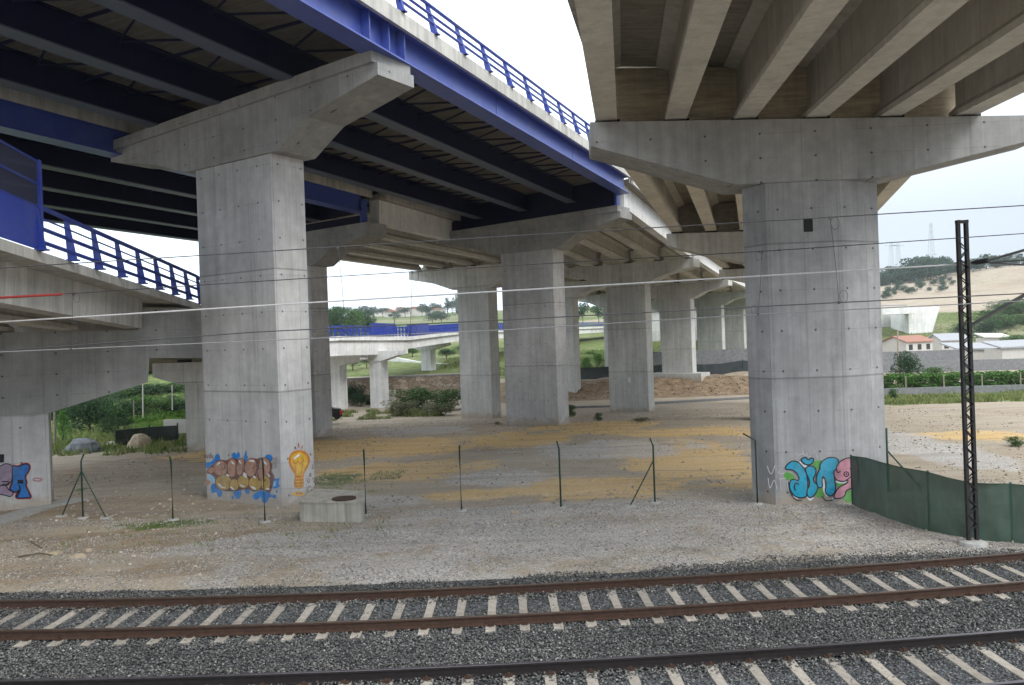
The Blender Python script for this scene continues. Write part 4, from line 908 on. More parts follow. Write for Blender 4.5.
MB().tube([a1, a2], .03, 8).build('cantilever_arm', 'steelgrey', rt)
MB().tube([a1+Vector((0, 0, -.05)), sp_(1060, 258, 14.8)], .02, 6).tube([a1+Vector((0, 0, -.05)), sp_(1060, 267, 14.9)], .02, 6).build('tie_rod', 'steelgrey', rt)
l0 = sp_(973, 324, Bm.y-.15); MB().tube([l0, sp_(1090, 258, 14.6)], .04, 8).build('cantilever_arm', 'steelgrey', rt)
# ------------------------------------------------------------------ wires
def wire(name, label, pts, Y, r, mat, cat='overhead wire'):
    P = [atY(x, y, Y) for x, y in pts]; 
    d0 = (P[0]-P[1]).normalized(); d1 = (P[-1]-P[-2]).normalized(); P = [P[0]+d0*22]+P+[P[-1]+d1*22]
    return tag(MB().tube(P, r, 5).build(name, mat), label, cat)
W1 = [(0, 268), (256, 252), (512, 236), (768, 221), (1024, 205.5)]
W2 = [(0, 322), (256, 306), (512, 290.5), (768, 275.5), (964, 264)]
W3 = [(0, 297.5), (72, 293.5), (256, 281.5), (512, 265.5), (768, 251), (1024, 233.5)]
W4 = [(0, 351), (256, 332), (512, 319.5), (768, 306), (1024, 293.5)]
W5 = [(0, 352), (256, 341), (512, 329.5), (768, 313.7), (1024, 301)]
wire('messenger_wire', 'topmost dark overhead wire crossing the whole picture', W1, 11.6, .008, 'wire')
w3 = wire('messenger_wire', 'second dark overhead wire from the top, red at its left end', W3, 15.6, .009, 'wire')
wire('contact_wire', 'dark contact wire, second lowest of the overhead wires', W4, 11.6, .0085, 'wire')
wire('contact_wire', 'lowest overhead wire, thin and grey', W5, 15.6, .010, 'wiremid')
P = [atY(x, y, 18.9) for x, y in W2]; d0 = (P[0]-P[1]).normalized()
tag(MB().tube([P[0]+d0*25]+P, .020, 6).build('feeder_cable', 'wirelight'), 'thick pale grey cable ending at the lattice mast', 'cable')
tag(MB().tube([atY(-60, 301.2, 15.55), atY(62, 294.2, 15.55)], .024, 8).build('insulating_sleeve', 'red'), 'red sleeve on a wire at the left edge', 'cable sleeve')
def interpw(Wl, x): return interp(Wl, x)
for i, (Wa, Wb, x0_, x1_, Y, lb) in enumerate(((W3, W5, 73, 71, 15.6, 'thin dropper wire hanging at the left end near the red sleeve'), (W1, W4, 338, 345, 11.6, 'thin dropper wire right of the light bulb pier'), (W1, W4, 830, 839, 11.6, 'thin dropper wire with loops on the right pier'), (W3, W5, 762, 758, 15.6, 'short dropper wire at the left edge of the right pier'), (W3, W5, 412, 410, 15.6, 'faint dropper wire in front of the open sky'))):
    A = atY(x0_, interpw(Wa, x0_), Y); B = atY(x1_, interpw(Wb, x1_), Y); mb = MB().tube([A, A.lerp(B, .5)+Vector((.01, 0, 0)), B], .004, 4)
    mb.box(A-Vector((0, 0, .01)), (.03, .03, .05)); mb.box(B, (.03, .03, .04))
    for Q, sg in ((A, -1), (B, 1)):
        cc = Q+Vector((.07*(1 if i != 3 else -1), 0, sg*.09)); mb.tube([cc+Vector((.06*math.cos(k*math.pi/6), 0, .09*math.sin(k*math.pi/6))) for k in range(13)], .0035, 4)
    tag(mb.build('dropper_wire', 'wire'), lb, 'wire')
# ------------------------------------------------------------------ concrete manhole box
rt = thing('manhole_box', 'low concrete box with a rusty round lid beside the light bulb pier', 'manhole', (-5.6, 23.6, 0), R(-4))
q0 = atZ(300, 521, 0); q1 = atZ(364, 523, 0)
d = (q1-q0).normalized(); n_ = Vector((-d.y, d.x, 0)); c0 = (q0+q1)/2+n_*.85-d*.12; L = (q1-q0).length
e1 = q1+Vector((-.30, 1.65, 0)); e0 = q0+Vector((.06, 1.75, 0)); up_ = Vector((0, 0, 1))
for nm_, z0_, z1_, o_ in (('concrete_body', -.1, .56, 0.), ('concrete_top', .562, .63, .04)):
    ring = [q0+Vector((-o_, -o_, 0)), q1+Vector((o_, -o_, 0)), e1+Vector((o_, o_, 0)), e0+Vector((-o_, o_, 0))]
    MB().add([v+up_*z0_ for v in ring]+[v+up_*z1_ for v in ring], [(3, 2, 1, 0), (4, 5, 6, 7), (0, 1, 5, 4), (1, 2, 6, 5), (2, 3, 7, 6), (3, 0, 4, 7)]).build(nm_, 'boxconc', rt)
mcp = atZ(344, 498.5, .64); MB().tube([(mcp.x, mcp.y, .63), (mcp.x, mcp.y, .66)], .36, 18).build('lid', 'rust', rt)
# gutter slab at left
mb = MB(); pts = [atG(78, 500), atG(45, 507), atG(-20, 528), atG(-90, 552)]
mb.path([(-.45, .0), (.45, .0), (.45, .06), (-.45, .06)], [Vector((p.x, p.y, p.z+.0)) for p in pts]); tag(mb.build('gutter_slab', 'footing'), 'pale concrete gutter strip on the ground at left edge', 'gutter')
# ------------------------------------------------------------------ kerb, bank netting
kp = [atZ(560, 408.5, -2.1), atZ(612, 407.5, -2.1), atZ(655, 404, -2.1), atZ(742, 399, -2.1), atZ(790, 396.5, -2.1)]
MB().path([(-.25, -.2), (.25, -.2), (.25, .22), (-.25, .22)], kp).build('kerb', 'blockwall')['kind'] = 'structure'
def stripfence(name, label, cat, pts, h, mat, th=.06, posts=None, pm_='green', dz=0.):
    rt = thing(name, label, cat, (pts[0][0], pts[0][1], 0)); pts = [(p[0], p[1], 0) for p in pts]; P = []
    for a, b in zip(pts, pts[1:]):
        a, b = Vector(a), Vector(b); n = max(1, int((b-a).length/2.5))
        for k in range(n): P.append(a.lerp(b, k/n))
    P.append(Vector(pts[-1])); P = [Vector((p.x, p.y, ground(p.x, p.y)+dz)) for p in P]
    MB().path([(-th/2, -.1), (th/2, -.1), (th/2, h), (-th/2, h)], P).build('panel', mat, rt)
    if posts:
        for p in P[::posts]: MB().tube([p, p+Vector((0, 0, h+.15))], .05, 6).build('post', pm_, rt)
    return rt
stripfence('net_fence', 'dark netting fence along the top of the brown earth bank', 'fence', [(8.5, 105.5), (14, 104.5), (38, 104.5)], 1.45, 'darknet', posts=2)
wallr = Vector((0, 0, 0)); tag(MB().path([(-.2, -1.5), (.2, -1.5), (.2, 2.9), (-.2, 2.9)], [(17.5, 108.6, -.1), (30, 108, -.1), (44, 107.5, -.1)]).build('retaining_wall', 'blockwall'), 'grey concrete wall directly behind the dark netting on the earth bank', 'wall')
# rubble on the bank
br = []
for _ in range(420):
    x = random.uniform(6, 30); y = random.uniform(92.5, 98.5); br.append((x, y, ground(x, y)+.02))
stones('bank_rubble', br, (.04, .16), stonemat('bank_clod', [(0, (.09, .055, .035)), (.5, (.20, .14, .09)), (1, (.34, .28, .2))]), 'brown clods and stones on the earth bank')
# ------------------------------------------------------------------ far ramp with blue railing
ZP = [(-30, 82, 5.6), (-18.6, 86, 6.15), (-12.5, 97, 5.95), (-7.4, 124, 6.75), (4, 158, 7.1), (22, 196, 7.5), (60, 240, 8.), (92, 262, 8.6)]
rz = thing('concrete_viaduct_span', 'far pale curving ramp with dense blue railing behind the piers', 'viaduct span', (-18, 86, 4.))
ZPv = [Vector(p) for p in ZP]
MB().path([(-.1, -.45), (.1, -.45), (.1, 0), (-.1, 0)], ZPv).build('fascia', 'white', rz)
MB().path([(-.5, -2.1), (-.2, -2.1), (-.2, -.46), (-.5, -.46)], ZPv[:3]).build('side_beam', 'white', rz)
MB().path([(-.5, -1.5), (-.2, -1.5), (-.2, -.46), (-.5, -.46)], ZPv[2:]).build('side_beam', 'white', rz)
MB().path([(-8, -.45), (-.1, -.45), (-.1, -.2), (-8, -.2)], ZPv).build('deck_slab', 'fascia', rz)
MB().path([(-5.2, -1.6), (-4.6, -1.6), (-4.6, -.46), (-5.2, -.46)], ZPv).build('inner_beam', 'concwarm', rz)
zr = MB(); zr.path([(-.04, 1.0), (.04, 1.0), (.04, 1.12), (-.04, 1.12)], ZPv); zr.path([(-.04, .55), (.04, .55), (.04, .65), (-.04, .65)], ZPv); [zr.path([(-.04, z_), (.04, z_), (.04, z_+.13), (-.04, z_+.13)], ZPv[3:]) for z_ in (.15, .34, .78)]; zr = zr.build('railing', 'rail_blue', rz)
L = [0.]
for p, q in zip(ZPv, ZPv[1:]): L.append(L[-1]+(q-p).length)
def zat(s):
    for i in range(len(ZPv)-1):
        if s <= L[i+1] or i == len(ZPv)-2: return ZPv[i].lerp(ZPv[i+1], (s-L[i])/(L[i+1]-L[i]))
s_ = L[1]-1.; zb = None; k = 0
while k < 98 and s_ < L[-1]:
    p = zat(s_)
    mb = MB().box((p.x, p.y, p.z+.6), (.26, .1, 1.2), -.5); mb.build('railing_post', 'rail_blue', zr); s_ += .62 if s_ < L[3]+8 else 1.1; k += 1
for x0_, x1_ in ((371, 395), (407, 428)):
    pts = []
    for x in np.linspace(x0_, x1_, 4):
        best = min((abs(512+zat(s).x/zat(s).y*F*cr-(zat(s).z-H)/zat(s).y*F*sr-x), s) for s in np.linspace(L[1], L[4], 400)); pts.append(zat(best[1])+Vector((.1, -.2, 0)))
    MB().path([(-.04, .1), (.04, .1), (.04, 1.5), (-.04, 1.5)], pts).build('screen_panel', 'rail_blue', rz)
def zpier(label, px, pyb, Y, w, cap, ztop):
    B = atY(px, pyb, Y); rt = thing('bridge_pier', label, 'bridge pier', B)
    zc = ztop
    MB().box((B.x, B.y, (B.z+zc-1.)/2-.2), (w, 1.3, zc-1.-B.z+.4), -.5).build('shaft', 'white', rt)
    MB().prism([(-cap, zc), (-cap, zc-.5), (-w/2, zc-1.15), (w/2, zc-1.15), (cap, zc-.5), (cap, zc)], (B.x-.3, B.y-.75), 25, 1.5).build('pier_cap', 'white', rt)
zpier('left slim pale pier of the far ramp', 340, 408, 92, 1.3, 3.6, 4.0)
zpier('pale pier of the far ramp beside a white cabinet', 380, 407, 93, 1.7, 3.2, 4.35)
zpier('pale far ramp pier standing above the stone wall', 429, 375, 122, 1.8, 3.6, 5.1)
# stone wall with terrace behind
def wallstrip(name, label, pts, h, mat, th=.5, z0=None):
    P = [Vector((x, y, (ground(x, y) if z0 is None else z0))) for x, y in pts]
    return tag(MB().path([(-th/2, -.6), (th/2, -.6), (th/2, h), (-th/2, h)], P).build(name, mat), label, 'wall')
t = NT('rubble_stone_wall'); tc = t.n('ShaderNodeTexCoord').outputs['Object']
vo = t.n('ShaderNodeTexVoronoi'); t.put(vo.inputs['Vector'], t.mapping(tc, (1, 1, 1.5))); vo.inputs['Scale'].default_value = 1.6
c = t.ramp(vo.outputs['Color'], [(.1, (.20, .16, .12)), (.5, (.30, .24, .18)), (.9, (.40, .34, .28))])
vo2 = t.n('ShaderNodeTexVoronoi', feature='DISTANCE_TO_EDGE'); t.put(vo2.inputs['Vector'], t.mapping(tc, (1, 1, 1.5))); vo2.inputs['Scale'].default_value = 1.6
c = t.mix(1., c, t.ramp(vo2.outputs[0], [(0, .45), (.08, 1.)]), 'MULTIPLY'); t.out(c, .95, vo2.outputs[0], .6, .05); M['stonewall'] = t.m
wallstrip('stone_wall', 'rough brown stone retaining wall below the far ramp', [(-34, 100), (-26, 101), (-14, 104.0), (-5.5, 104.3)], 2.95, 'stonewall', z0=-2.2)
tag(MB().path([(-.3, 0), (.3, 0), (.3, .18), (-.3, .18)], [(-34, 100, .752), (-26, 101, .752), (-14, 104, .752), (-5.5, 104.3, .752)]).build('wall_coping', 'blockwall'), 'grey coping along the top of the brown stone wall', 'coping')
wp = [atY(388, 366, 150), atY(418, 372, 142), atY(470, 377, 132)]
tag(MB().path([(-.2, -2.5), (.2, -2.5), (.2, 1.9), (-.2, 1.9)], wp).build('ramp_wall', 'white'), 'white concrete ramp wall behind the far pale piers', 'wall')
rt = thing('utility_cabinet', 'white utility cabinet beside the far pier, in front of the stone wall', 'cabinet', atZ(392, 402, -2.2))
c0 = atZ(392, 402, -2.2); MB().box((c0.x, c0.y, c0.z+.75), (.9, .5, 1.5)).build('case', 'wallw', rt); MB().box((c0.x, c0.y-.26, c0.z+.8), (.75, .03, 1.2)).build('door', 'footing', rt)
# parked dark car peeking out from behind the half hidden pier
cb = atY(333.5, 419, 70); rt = thing('parked_car', 'dark parked car with a red lamp peeking out behind the half hidden pier', 'car', cb)
mb = MB(); prof = [(-1.9, .25), (1.9, .25), (2.0, .6), (1.85, .85), (1.2, .95), (.7, 1.42), (-1.1, 1.45), (-1.8, .95), (-2.0, .7)]
mb.prism(prof, (cb.x-1., cb.y-.8), -15, 1.65); mb.v = [(x, y, z+cb.z) for x, y, z in mb.v]; mb.build('body', 'carpaint', rt)
for u in (-1.2, 1.25):
    for v in (-.82, .85):
        a = R(-15); wx = cb.x-1.+u*math.cos(a)+ (v+.0)*math.sin(a); wy = cb.y-u*math.sin(a)+v*math.cos(a); 
        MB().tube([(wx-.1*math.sin(a), wy-.1*math.cos(a), cb.z+.32), (wx+.1*math.sin(a), wy+.1*math.cos(a), cb.z+.32)], .32, 14).build('wheel', 'black', rt)
MB().box((cb.x+.86, cb.y-.75, cb.z+.62), (.2, .25, .35)).build('tail_lamp', 'redlamp', rt)
rock(370, 404.5, 1.3, 'dark lump lying on the ground left of the pale far pier', 'carpaint', .55)
# ------------------------------------------------------------------ vegetation
def crown_mesh(name, mat, n, leaf, lobes, seed, shape='round', shell=.55):
    g = np.random.default_rng(seed); cs = []
    if shape == 'round':
        for _ in range(lobes):
            th = g.uniform(0, 2*math.pi); r = g.uniform(0, .3); z = g.uniform(.35, .85); k = 1-abs(z-.6)*1.1
            cs.append((r*math.cos(th)*k*1.1, r*math.sin(th)*k*1.1, z, g.uniform(.12, .24)))
    elif shape == 'cone':
        for i in range(lobes):
            z = .08+.85*i/lobes; th = g.uniform(0, 6.28); rr = .26*(1-z)+.02; cs.append((rr*.5*math.cos(th), rr*.5*math.sin(th), z, rr*.8+.02))
    elif shape == 'bush':
        for _ in range(lobes):
            th = g.uniform(0, 2*math.pi); r = g.uniform(0, .36); cs.append((r*math.cos(th), r*math.sin(th), g.uniform(.15, .7), g.uniform(.14, .26)))
    elif shape == 'pine':
        for _ in range(lobes):
            th = g.uniform(0, 6.28); z = g.uniform(.5, .95); r = g.uniform(.05, .28)*(1.3-z); cs.append((r*math.cos(th), r*math.sin(th), z, g.uniform(.06, .13)))
    elif shape == 'hedge':
        for i in range(lobes):
            cs.append((g.uniform(-.42, .42), g.uniform(-.12, .12), g.uniform(.2, .82), .17))
    cs = np.array(cs); k = g.integers(0, len(cs), n); d = g.normal(size=(n, 3)); d /= np.linalg.norm(d, axis=1)[:, None]
    rad = g.uniform(shell, 1.05, n)**.6; p = cs[k, :3]+d*(cs[k, 3]*rad)[:, None]*np.array([1, 1, .85])
    p = p[p[:, 2] > .0]; n = len(p)
    a = g.normal(size=(n, 3)); a /= np.linalg.norm(a, axis=1)[:, None]; b = np.cross(a, g.normal(size=(n, 3))); b /= np.linalg.norm(b, axis=1)[:, None]
    s = leaf*g.uniform(.5, 1.15, (n, 1)); v = np.stack([p-a*s, p-b*s*.55, p+a*s, p+b*s*.55], 1).reshape(-1, 3)
    me = bpy.data.meshes.new(name); me.vertices.add(4*n); me.vertices.foreach_set('co', v.ravel()); me.loops.add(4*n); me.loops.foreach_set('vertex_index', np.arange(4*n))
    me.polygons.add(n); me.polygons.foreach_set('loop_start', np.arange(n)*4); me.polygons.foreach_set('loop_total', np.full(n, 4)); me.update(calc_edges=True)
    me.materials.append(M[mat]); return me
def trunk_mesh(h, r, seed, limbs=5, z0=.25):
    g = random.Random(seed); mb = MB(); mb.tube([(0, 0, -.04), (.01, 0, .3*h), (-.01, .01, .62*h), (0, 0, .85*h)], [r, r*.75, r*.5, r*.2], 7)
    for k in range(limbs):
        z = (z0+.12*k)*h*1.05; th = g.uniform(0, 6.28); l = g.uniform(.12, .22); mb.tube([(0, 0, z), (l*.5*math.cos(th), l*.5*math.sin(th), z+.08), (l*math.cos(th), l*math.sin(th), z+.18)], [r*.45, r*.3, r*.1], 5)
    me = bpy.data.meshes.new('trunk'); me.from_pydata(mb.v, [], mb.f); me.materials.append(M['trunk']); return me
CM = {}
def kind(k):
    if k not in CM:
        shape, mat, n, leaf, lobes, seed = {
            'round': ('round', 'leaf', 3800, .022, 26, 1), 'rounddark': ('round', 'leafdark', 3800, .022, 26, 2), 'roundfar': ('round', 'leafblue', 1100, .035, 18, 3),
            'pine': ('pine', 'leafblue', 900, .03, 16, 4), 'cone': ('cone', 'leafbright', 2600, .02, 22, 5), 'bush': ('bush', 'leaf', 4200, .026, 24, 6),
            'bushdark': ('bush', 'leafdark', 4200, .026, 24, 7), 'bushdry': ('bush', 'leafdry', 1600, .03, 14, 8), 'bushbright': ('bush', 'leafbright', 2400, .028, 18, 9),
            'hedge': ('hedge', 'leaflime', 3600, .022, 46, 10), 'hedgedark': ('hedge', 'leafdark', 3600, .022, 46, 11), 'vine': ('hedge', 'leafvine', 5200, .04, 40, 12)}[k]
        CM[k] = (crown_mesh('crown', mat, n, leaf, lobes, seed, shape), trunk_mesh(.9, .02, seed, 0 if shape in ('cone', 'hedge', 'bush') else 5))
    return CM[k]
def plant(k, name, label, cat, P, w, h, group=None, d=None, rz=None, trunk=True, crown='crown'):
    cm, tm = kind(k); wid = {'cone': .62, 'pine': .6, 'hedge': 1., 'vine': 1., 'hedgedark': 1.}.get(k, .85)
    rt = thing(name, label, cat, P, 0, group)
    a = bpy.data.objects.new(crown, cm); COL.objects.link(a); a.parent = rt; a.rotation_euler = (0, 0, random.uniform(0, 6.28) if rz is None else rz)
    if trunk:
        b = bpy.data.objects.new('trunk', tm); COL.objects.link(b); b.parent = rt; b.scale = (1, 1, 1)
    rt.scale = (w/wid, (d or w)/wid if k not in ('hedge', 'hedgedark', 'vine') else (d or w), h)
    return rt
def veg(k, name, label, cat, px, Y, ytop, wpx, group=None, d=None, rz=None, sink=0.):
    X, _ = ray(px, 340); 
    x = X*Y; z = ground(x, Y)-sink; p = atY(px, ytop, Y); return plant(k, name, label, cat, (p.x, Y, z), wpx*Y/F, max(.5, p.z-z), group, d, rz)
# left window garden
veg('cone', 'cypress_tree', 'bright green cone shaped tree at the left of the gap under the ramp', 'tree', 62, 52, 408, 26)
veg('bushdark', 'broadleaf_tree', 'big dark green tree behind the grey mound', 'tree', 88, 62, 380, 46)
veg('bushdark', 'broadleaf_tree', 'dark green tree partly hidden left of the big dark tree', 'tree', 66, 66, 392, 40)
veg('hedgedark', 'hedge', 'dark clipped hedge right of the big dark tree', 'hedge', 118, 56, 415, 32, d=1.5, rz=.1)
veg('hedge', 'hedge', 'lime green clipped hedge above the dark net fence', 'hedge', 149, 58, 412, 36, d=1.6, rz=.1)
veg('hedge', 'hedge', 'lime green hedge end beside the short pier', 'hedge', 182, 60, 408, 34, d=1.6, rz=.1)
gt = [(px_, 66+k_*1.3, 396-(k_ % 3)*4, 34, ('bush', 'bushdark', 'bush', 'bushdry')[k_ % 4]) for k_, px_ in enumerate((112, 128, 138, 150, 158, 170, 180, 192))]
gt += [(105, 70, 392, 44, 'bushdark'), (126, 68, 398, 34, 'bushdry'), (143, 72, 394, 40, 'bush'), (163, 74, 396, 40, 'bush'), (186, 72, 396, 34, 'bushdark'), (122, 88, 382, 50, 'bush'), (150, 90, 380, 50, 'bushdark'), (176, 92, 380, 50, 'bush'), (196, 84, 386, 40, 'bush'), (92, 84, 384, 50, 'bushdark'), (62, 78, 388, 50, 'bush'), (40, 74, 390, 50, 'bushdark'),
      (112, 110, 370, 60, 'bushdark'), (140, 112, 366, 60, 'bush'), (166, 114, 362, 60, 'bushdark'), (192, 112, 362, 60, 'bush'), (80, 106, 374, 60, 'bush'), (150, 140, 354, 70, 'bushdark'), (180, 142, 352, 70, 'bush'), (115, 138, 358, 70, 'bush'), (210, 130, 356, 60, 'bushdark')]
for i, (px, Y, yt, wp_, k) in enumerate(gt):
    veg(k, 'garden_tree', 'mixed green tree on the slope behind the hedges', 'tree', px, Y, yt, wp_, 'trees on the slope behind the hedges')
def pole(px, Y, yb, yt, r, label, mat='wallw'):
    B = atY(px, yb, Y); T = atY(px-.3, yt, Y); tag(MB().tube([B, T], [r, r*.8], 8).build('pole', mat), label, 'pole')
pole(143, 60, 418, 383, .055, 'white pole rising above the lime hedge'); pole(172.5, 62, 410, 385, .06, 'short white pole near the small pier cap'); pole(134, 57, 419, 400, .05, 'brown pole between the two hedges', 'wood'); pole(55, 50, 443, 412, .09, 'wooden pole in front of the cone shaped tree', 'wood')
rock(83, 452, 2.0, 'big grey mound of rock on the grass under the ramp', 'rockg', .42); rock(140, 447, 1.5, 'brown earth heap in front of the dark net fence', 'rockm', .55)
rock(112, 446, .9, 'pale low heap between the grey mound and the brown heap', 'footing', .35); rock(123, 444, 1.0, 'white low heap left of the brown heap', 'footing', .3)
def fpx(lst): return [(p.x, p.y) for p in (atG(*q) for q in lst)]
stripfence('net_fence', 'dark net fence behind the brown earth heap', 'fence', fpx([(116, 446), (150, 442), (178, 440)]), .95, 'darknet', posts=1)
B = atY(178, 430, 52); tag(MB().box((B.x, 53, B.z+.15), (2.6, .3, .9)).build('garden_wall', 'wallw'), 'short white garden wall left of the small pier', 'wall')
stripfence('wire_fence', 'low wire fence on the grass at the left of the gap', 'fence', fpx([(50, 452), (75, 450), (112, 447)]), .1, 'darknet', .02, posts=1, pm_='wood')
# middle left
for a in (('bushdark', 'shrub', 'dark green shrub between the half hidden pier and the pale far pier', 'shrub', 352, 98, 377, 24), ('bushdark', 'shrub', 'low dark shrub beside the slim pale pier', 'shrub', 360, 95, 388, 20), ('bush', 'shrub', 'large green shrub heap left of the third pier', 'shrub', 416, 88, 382, 50), ('bush', 'shrub', 'green shrub touching the left edge of the third pier', 'shrub', 446, 86, 384, 40),
          ('bushdry', 'shrub', 'dry yellowish shrub in front of the large green shrub heap', 'shrub', 400, 80, 396, 44), ('bushdry', 'shrub', 'dry brownish shrub close to the third pier foot', 'shrub', 440, 78, 399, 40)): veg(*a)
for i, (px, Y, yt, wp_, k) in enumerate(((338, 190, 306, 30, 'rounddark'), (352, 190, 305, 34, 'round'), (366, 200, 310, 28, 'rounddark'), (330, 200, 303, 30, 'round'), (318, 200, 305, 30, 'round'))):
    veg(k, 'broadleaf_tree', 'green tree crown rising behind the far blue railing', 'tree', px, Y, yt, wp_, 'tree crowns behind the far blue railing')
for i, (px, Y, yt, wp_, k) in enumerate(((352, 128, 352, 26, 'rounddark'), (366, 132, 351, 26, 'rounddark'), (412, 160, 346, 22, 'round'), (446, 150, 348, 26, 'rounddark'), (400, 170, 350, 20, 'bush'), (462, 165, 345, 22, 'round'), (338, 126, 358, 20, 'round'))):
    veg(k, 'broadleaf_tree', 'dark green tree under the far pale ramp', 'tree', px, Y, yt, wp_, 'trees under the far ramp')
for i, (px, Y, yt, wp_, k) in enumerate(((582, 260, 300, 18, 'roundfar'), (598, 270, 303, 20, 'roundfar'), (610, 280, 305, 20, 'roundfar'), (572, 270, 304, 18, 'roundfar'))):
    veg(k, 'broadleaf_tree', 'bluish green tree seen through the gap right of the middle pier', 'tree', px, Y, yt, wp_, 'trees in the gap right of the middle pier')
for i, (px, Y, yt, wp_) in enumerate(((585, 118, 352, 14), (598, 124, 348, 14), (590, 150, 350, 18), (577, 135, 358, 12))):
    veg('bushbright', 'shrub', 'bright green shrub on the meadow beyond the earth bank', 'shrub', px, Y, yt, wp_, 'shrubs on the far meadow')
# far hill houses and trees
random.seed(11)
for i in range(16):
    px = random.uniform(380, 470); Y = random.uniform(620, 860); X, _ = ray(px, 315); x = X*Y; z = ground(x, Y); w = random.uniform(8, 16); h = random.uniform(5, 8)
    rt = thing('far_house', 'tiny pale house on the distant hill behind the ramp', 'house', (x, Y, z), random.uniform(-.5, .5), 'tiny houses on the distant hill')
    if i == 0: h0 = (MB().box((0, 0, .5), (1, 1, 1.2)), MB().prism([(-.55, 1.1), (.55, 1.1), (0, 1.5)], (0, -.55), 0, 1.1)); hb = h0[0].build('wall', 'wallw'); hr = h0[1].build('roof', 'tile'); a, b = hb, hr
    else: a = hb.copy(); b = hr.copy(); COL.objects.link(a); COL.objects.link(b)
    a.parent = rt; b.parent = rt; rt.scale = (w, w*.7, h/1.5)
for i in range(60):
    px = random.uniform(325, 480); Y = random.uniform(420, 900); X, _ = ray(px, 315); x = X*Y
    plant('roundfar' if i % 3 else 'pine', 'distant_tree', 'small bluish tree on the distant hill behind the ramp', 'tree', (x, Y, ground(x, Y)-.5), random.uniform(8, 15), random.uniform(6, 11)*(1.9 if px > 440 and Y > 600 else 1), 'trees on the distant hill')
# right side: ridge trees
for i in range(75):
    px = 878+i*2.4+random.uniform(-2, 2); 
    if px > 1060: break
    Y = random.uniform(405, 470); X, _ = ray(px, 280); x = X*Y; h = random.uniform(8, 15)*(1.25 if px < 950 else .8)*(1.25 if 915 < px < 935 else 1)
    plant('pine' if i % 2 else 'roundfar', 'ridge_tree', 'bluish green tree on the ridge above the bare earth slope', 'tree', (x, Y, ground(x, Y)-h*.35), h*.85, h, 'trees on the ridge above the bare slope')
for i in range(26):
    px = random.uniform(880, 955); Y = random.uniform(330, 400); X, _ = ray(px, 280); x = X*Y; h = random.uniform(2.5, 5.5)
    plant('roundfar', 'slope_tree', 'bluish green bush scattered on the bare earth slope', 'tree', (x, Y, ground(x, Y)-h*.3), h, h, 'bushes on the bare slope')
for a in (('rounddark', 'broadleaf_tree', 'round dark tree right behind the lattice mast', 'tree', 985, 205, 318, 38), ('rounddark', 'broadleaf_tree', 'dark tree left of the lattice mast above the white house', 'tree', 962, 215, 322, 26), ('bush', 'shrub', 'green bush at the right edge above the white roofs', 'shrub', 1020, 190, 330, 30)): veg(*a)
for i in range(14):
    px = random.uniform(985, 1050); Y = random.uniform(235, 275); X, _ = ray(px, 300); x = X*Y
    plant('bush', 'slope_bush', 'green bush on the grassy foot of the bare slope', 'shrub', (x, Y, ground(x, Y)-.3), random.uniform(6, 12), random.uniform(2.5, 5), 'bushes at the foot of the bare slope')
# pylon and transmitter on the horizon
M['farsteel'] = plain('distant_steel_hazed', (.50, .54, .58), .8)  # pale grey: the haze of distance is mixed into the steel colour
def lattice(name, label, px, Y, yb, yt, wb, wt, arms=()):
    B = atY(px, yb, Y); T = atY(px-.6, yt, Y); mb = MB(); n = 9
    for sx_ in (-1, 1):
        for sy in (-1, 1): mb.tube([B+Vector((sx_*wb/2, sy*wb/2, 0)), T+Vector((sx_*wt/2, sy*wt/2, 0))], .16, 4)
    for k in range(n):
        f0, f1 = k/n, (k+1)/n; w0, w1 = wb+(wt-wb)*f0, wb+(wt-wb)*f1
        mb.tube([B.lerp(T, f0)+Vector((-w0/2, -w0/2, 0)), B.lerp(T, f1)+Vector((w1/2, -w1/2, 0))], .1, 4); mb.tube([B.lerp(T, f0)+Vector((w0/2, -w0/2, 0)), B.lerp(T, f1)+Vector((-w1/2, -w1/2, 0))], .1, 4)
    for f, aw in arms: p = B.lerp(T, f); mb.box(p, (aw, .5, .5))
    return tag(mb.build(name, 'farsteel'), label, 'tower')
lattice('transmitter_mast', 'tall thin transmitter mast on the wooded ridge', 931.5, 440, 268, 223, 3., .8, ((.3, 6.), (.95, 1.8), (.8, 1.6)))
lattice('power_pylon', 'left leg of the pale pylon pair at the ridge', 891.5, 520, 268, 243, 2.4, 1.2, ((.9, 8.),)); lattice('power_pylon', 'right leg of the pale pylon pair at the ridge', 898.5, 520, 268, 243, 2.4, 1.2, ((.9, 8.),))
lattice('transmitter_mast', 'faint thin mast on the distant hill left of the third pier', 425.5, 800, 314, 297, 2., 1.)
# underpass bridge at right
rt = thing('road_bridge', 'small pale road bridge over a dark opening at the foot of the bare slope', 'bridge', atY(895, 336, 232))
def Q(x, y, Y=232.): return atY(x, y, Y)
a = Q(870, 309); b = Q(907, 307.5); MB().path([(-.6, -1.9), (8, -1.9), (8, 0), (-.6, 0)], [a, b]).build('deck', 'white', rt)
MB().tube([Q(870, 306), Q(907, 305)], .15, 4).build('parapet_rail', 'steelgrey', rt)
c = Q(918, 322); MB().prism([(-3.4, c.z-8), (-3.4, c.z+4.2), (6.4, c.z+4.4), (2.0, c.z-8)], (c.x, 231.), -6, 9.).build('abutment', 'white', rt)
c2 = Q(880, 330, 240.); MB().box((c2.x, 242, c2.z), (26, 1., 9)).build('back_wall', 'conc2', rt)
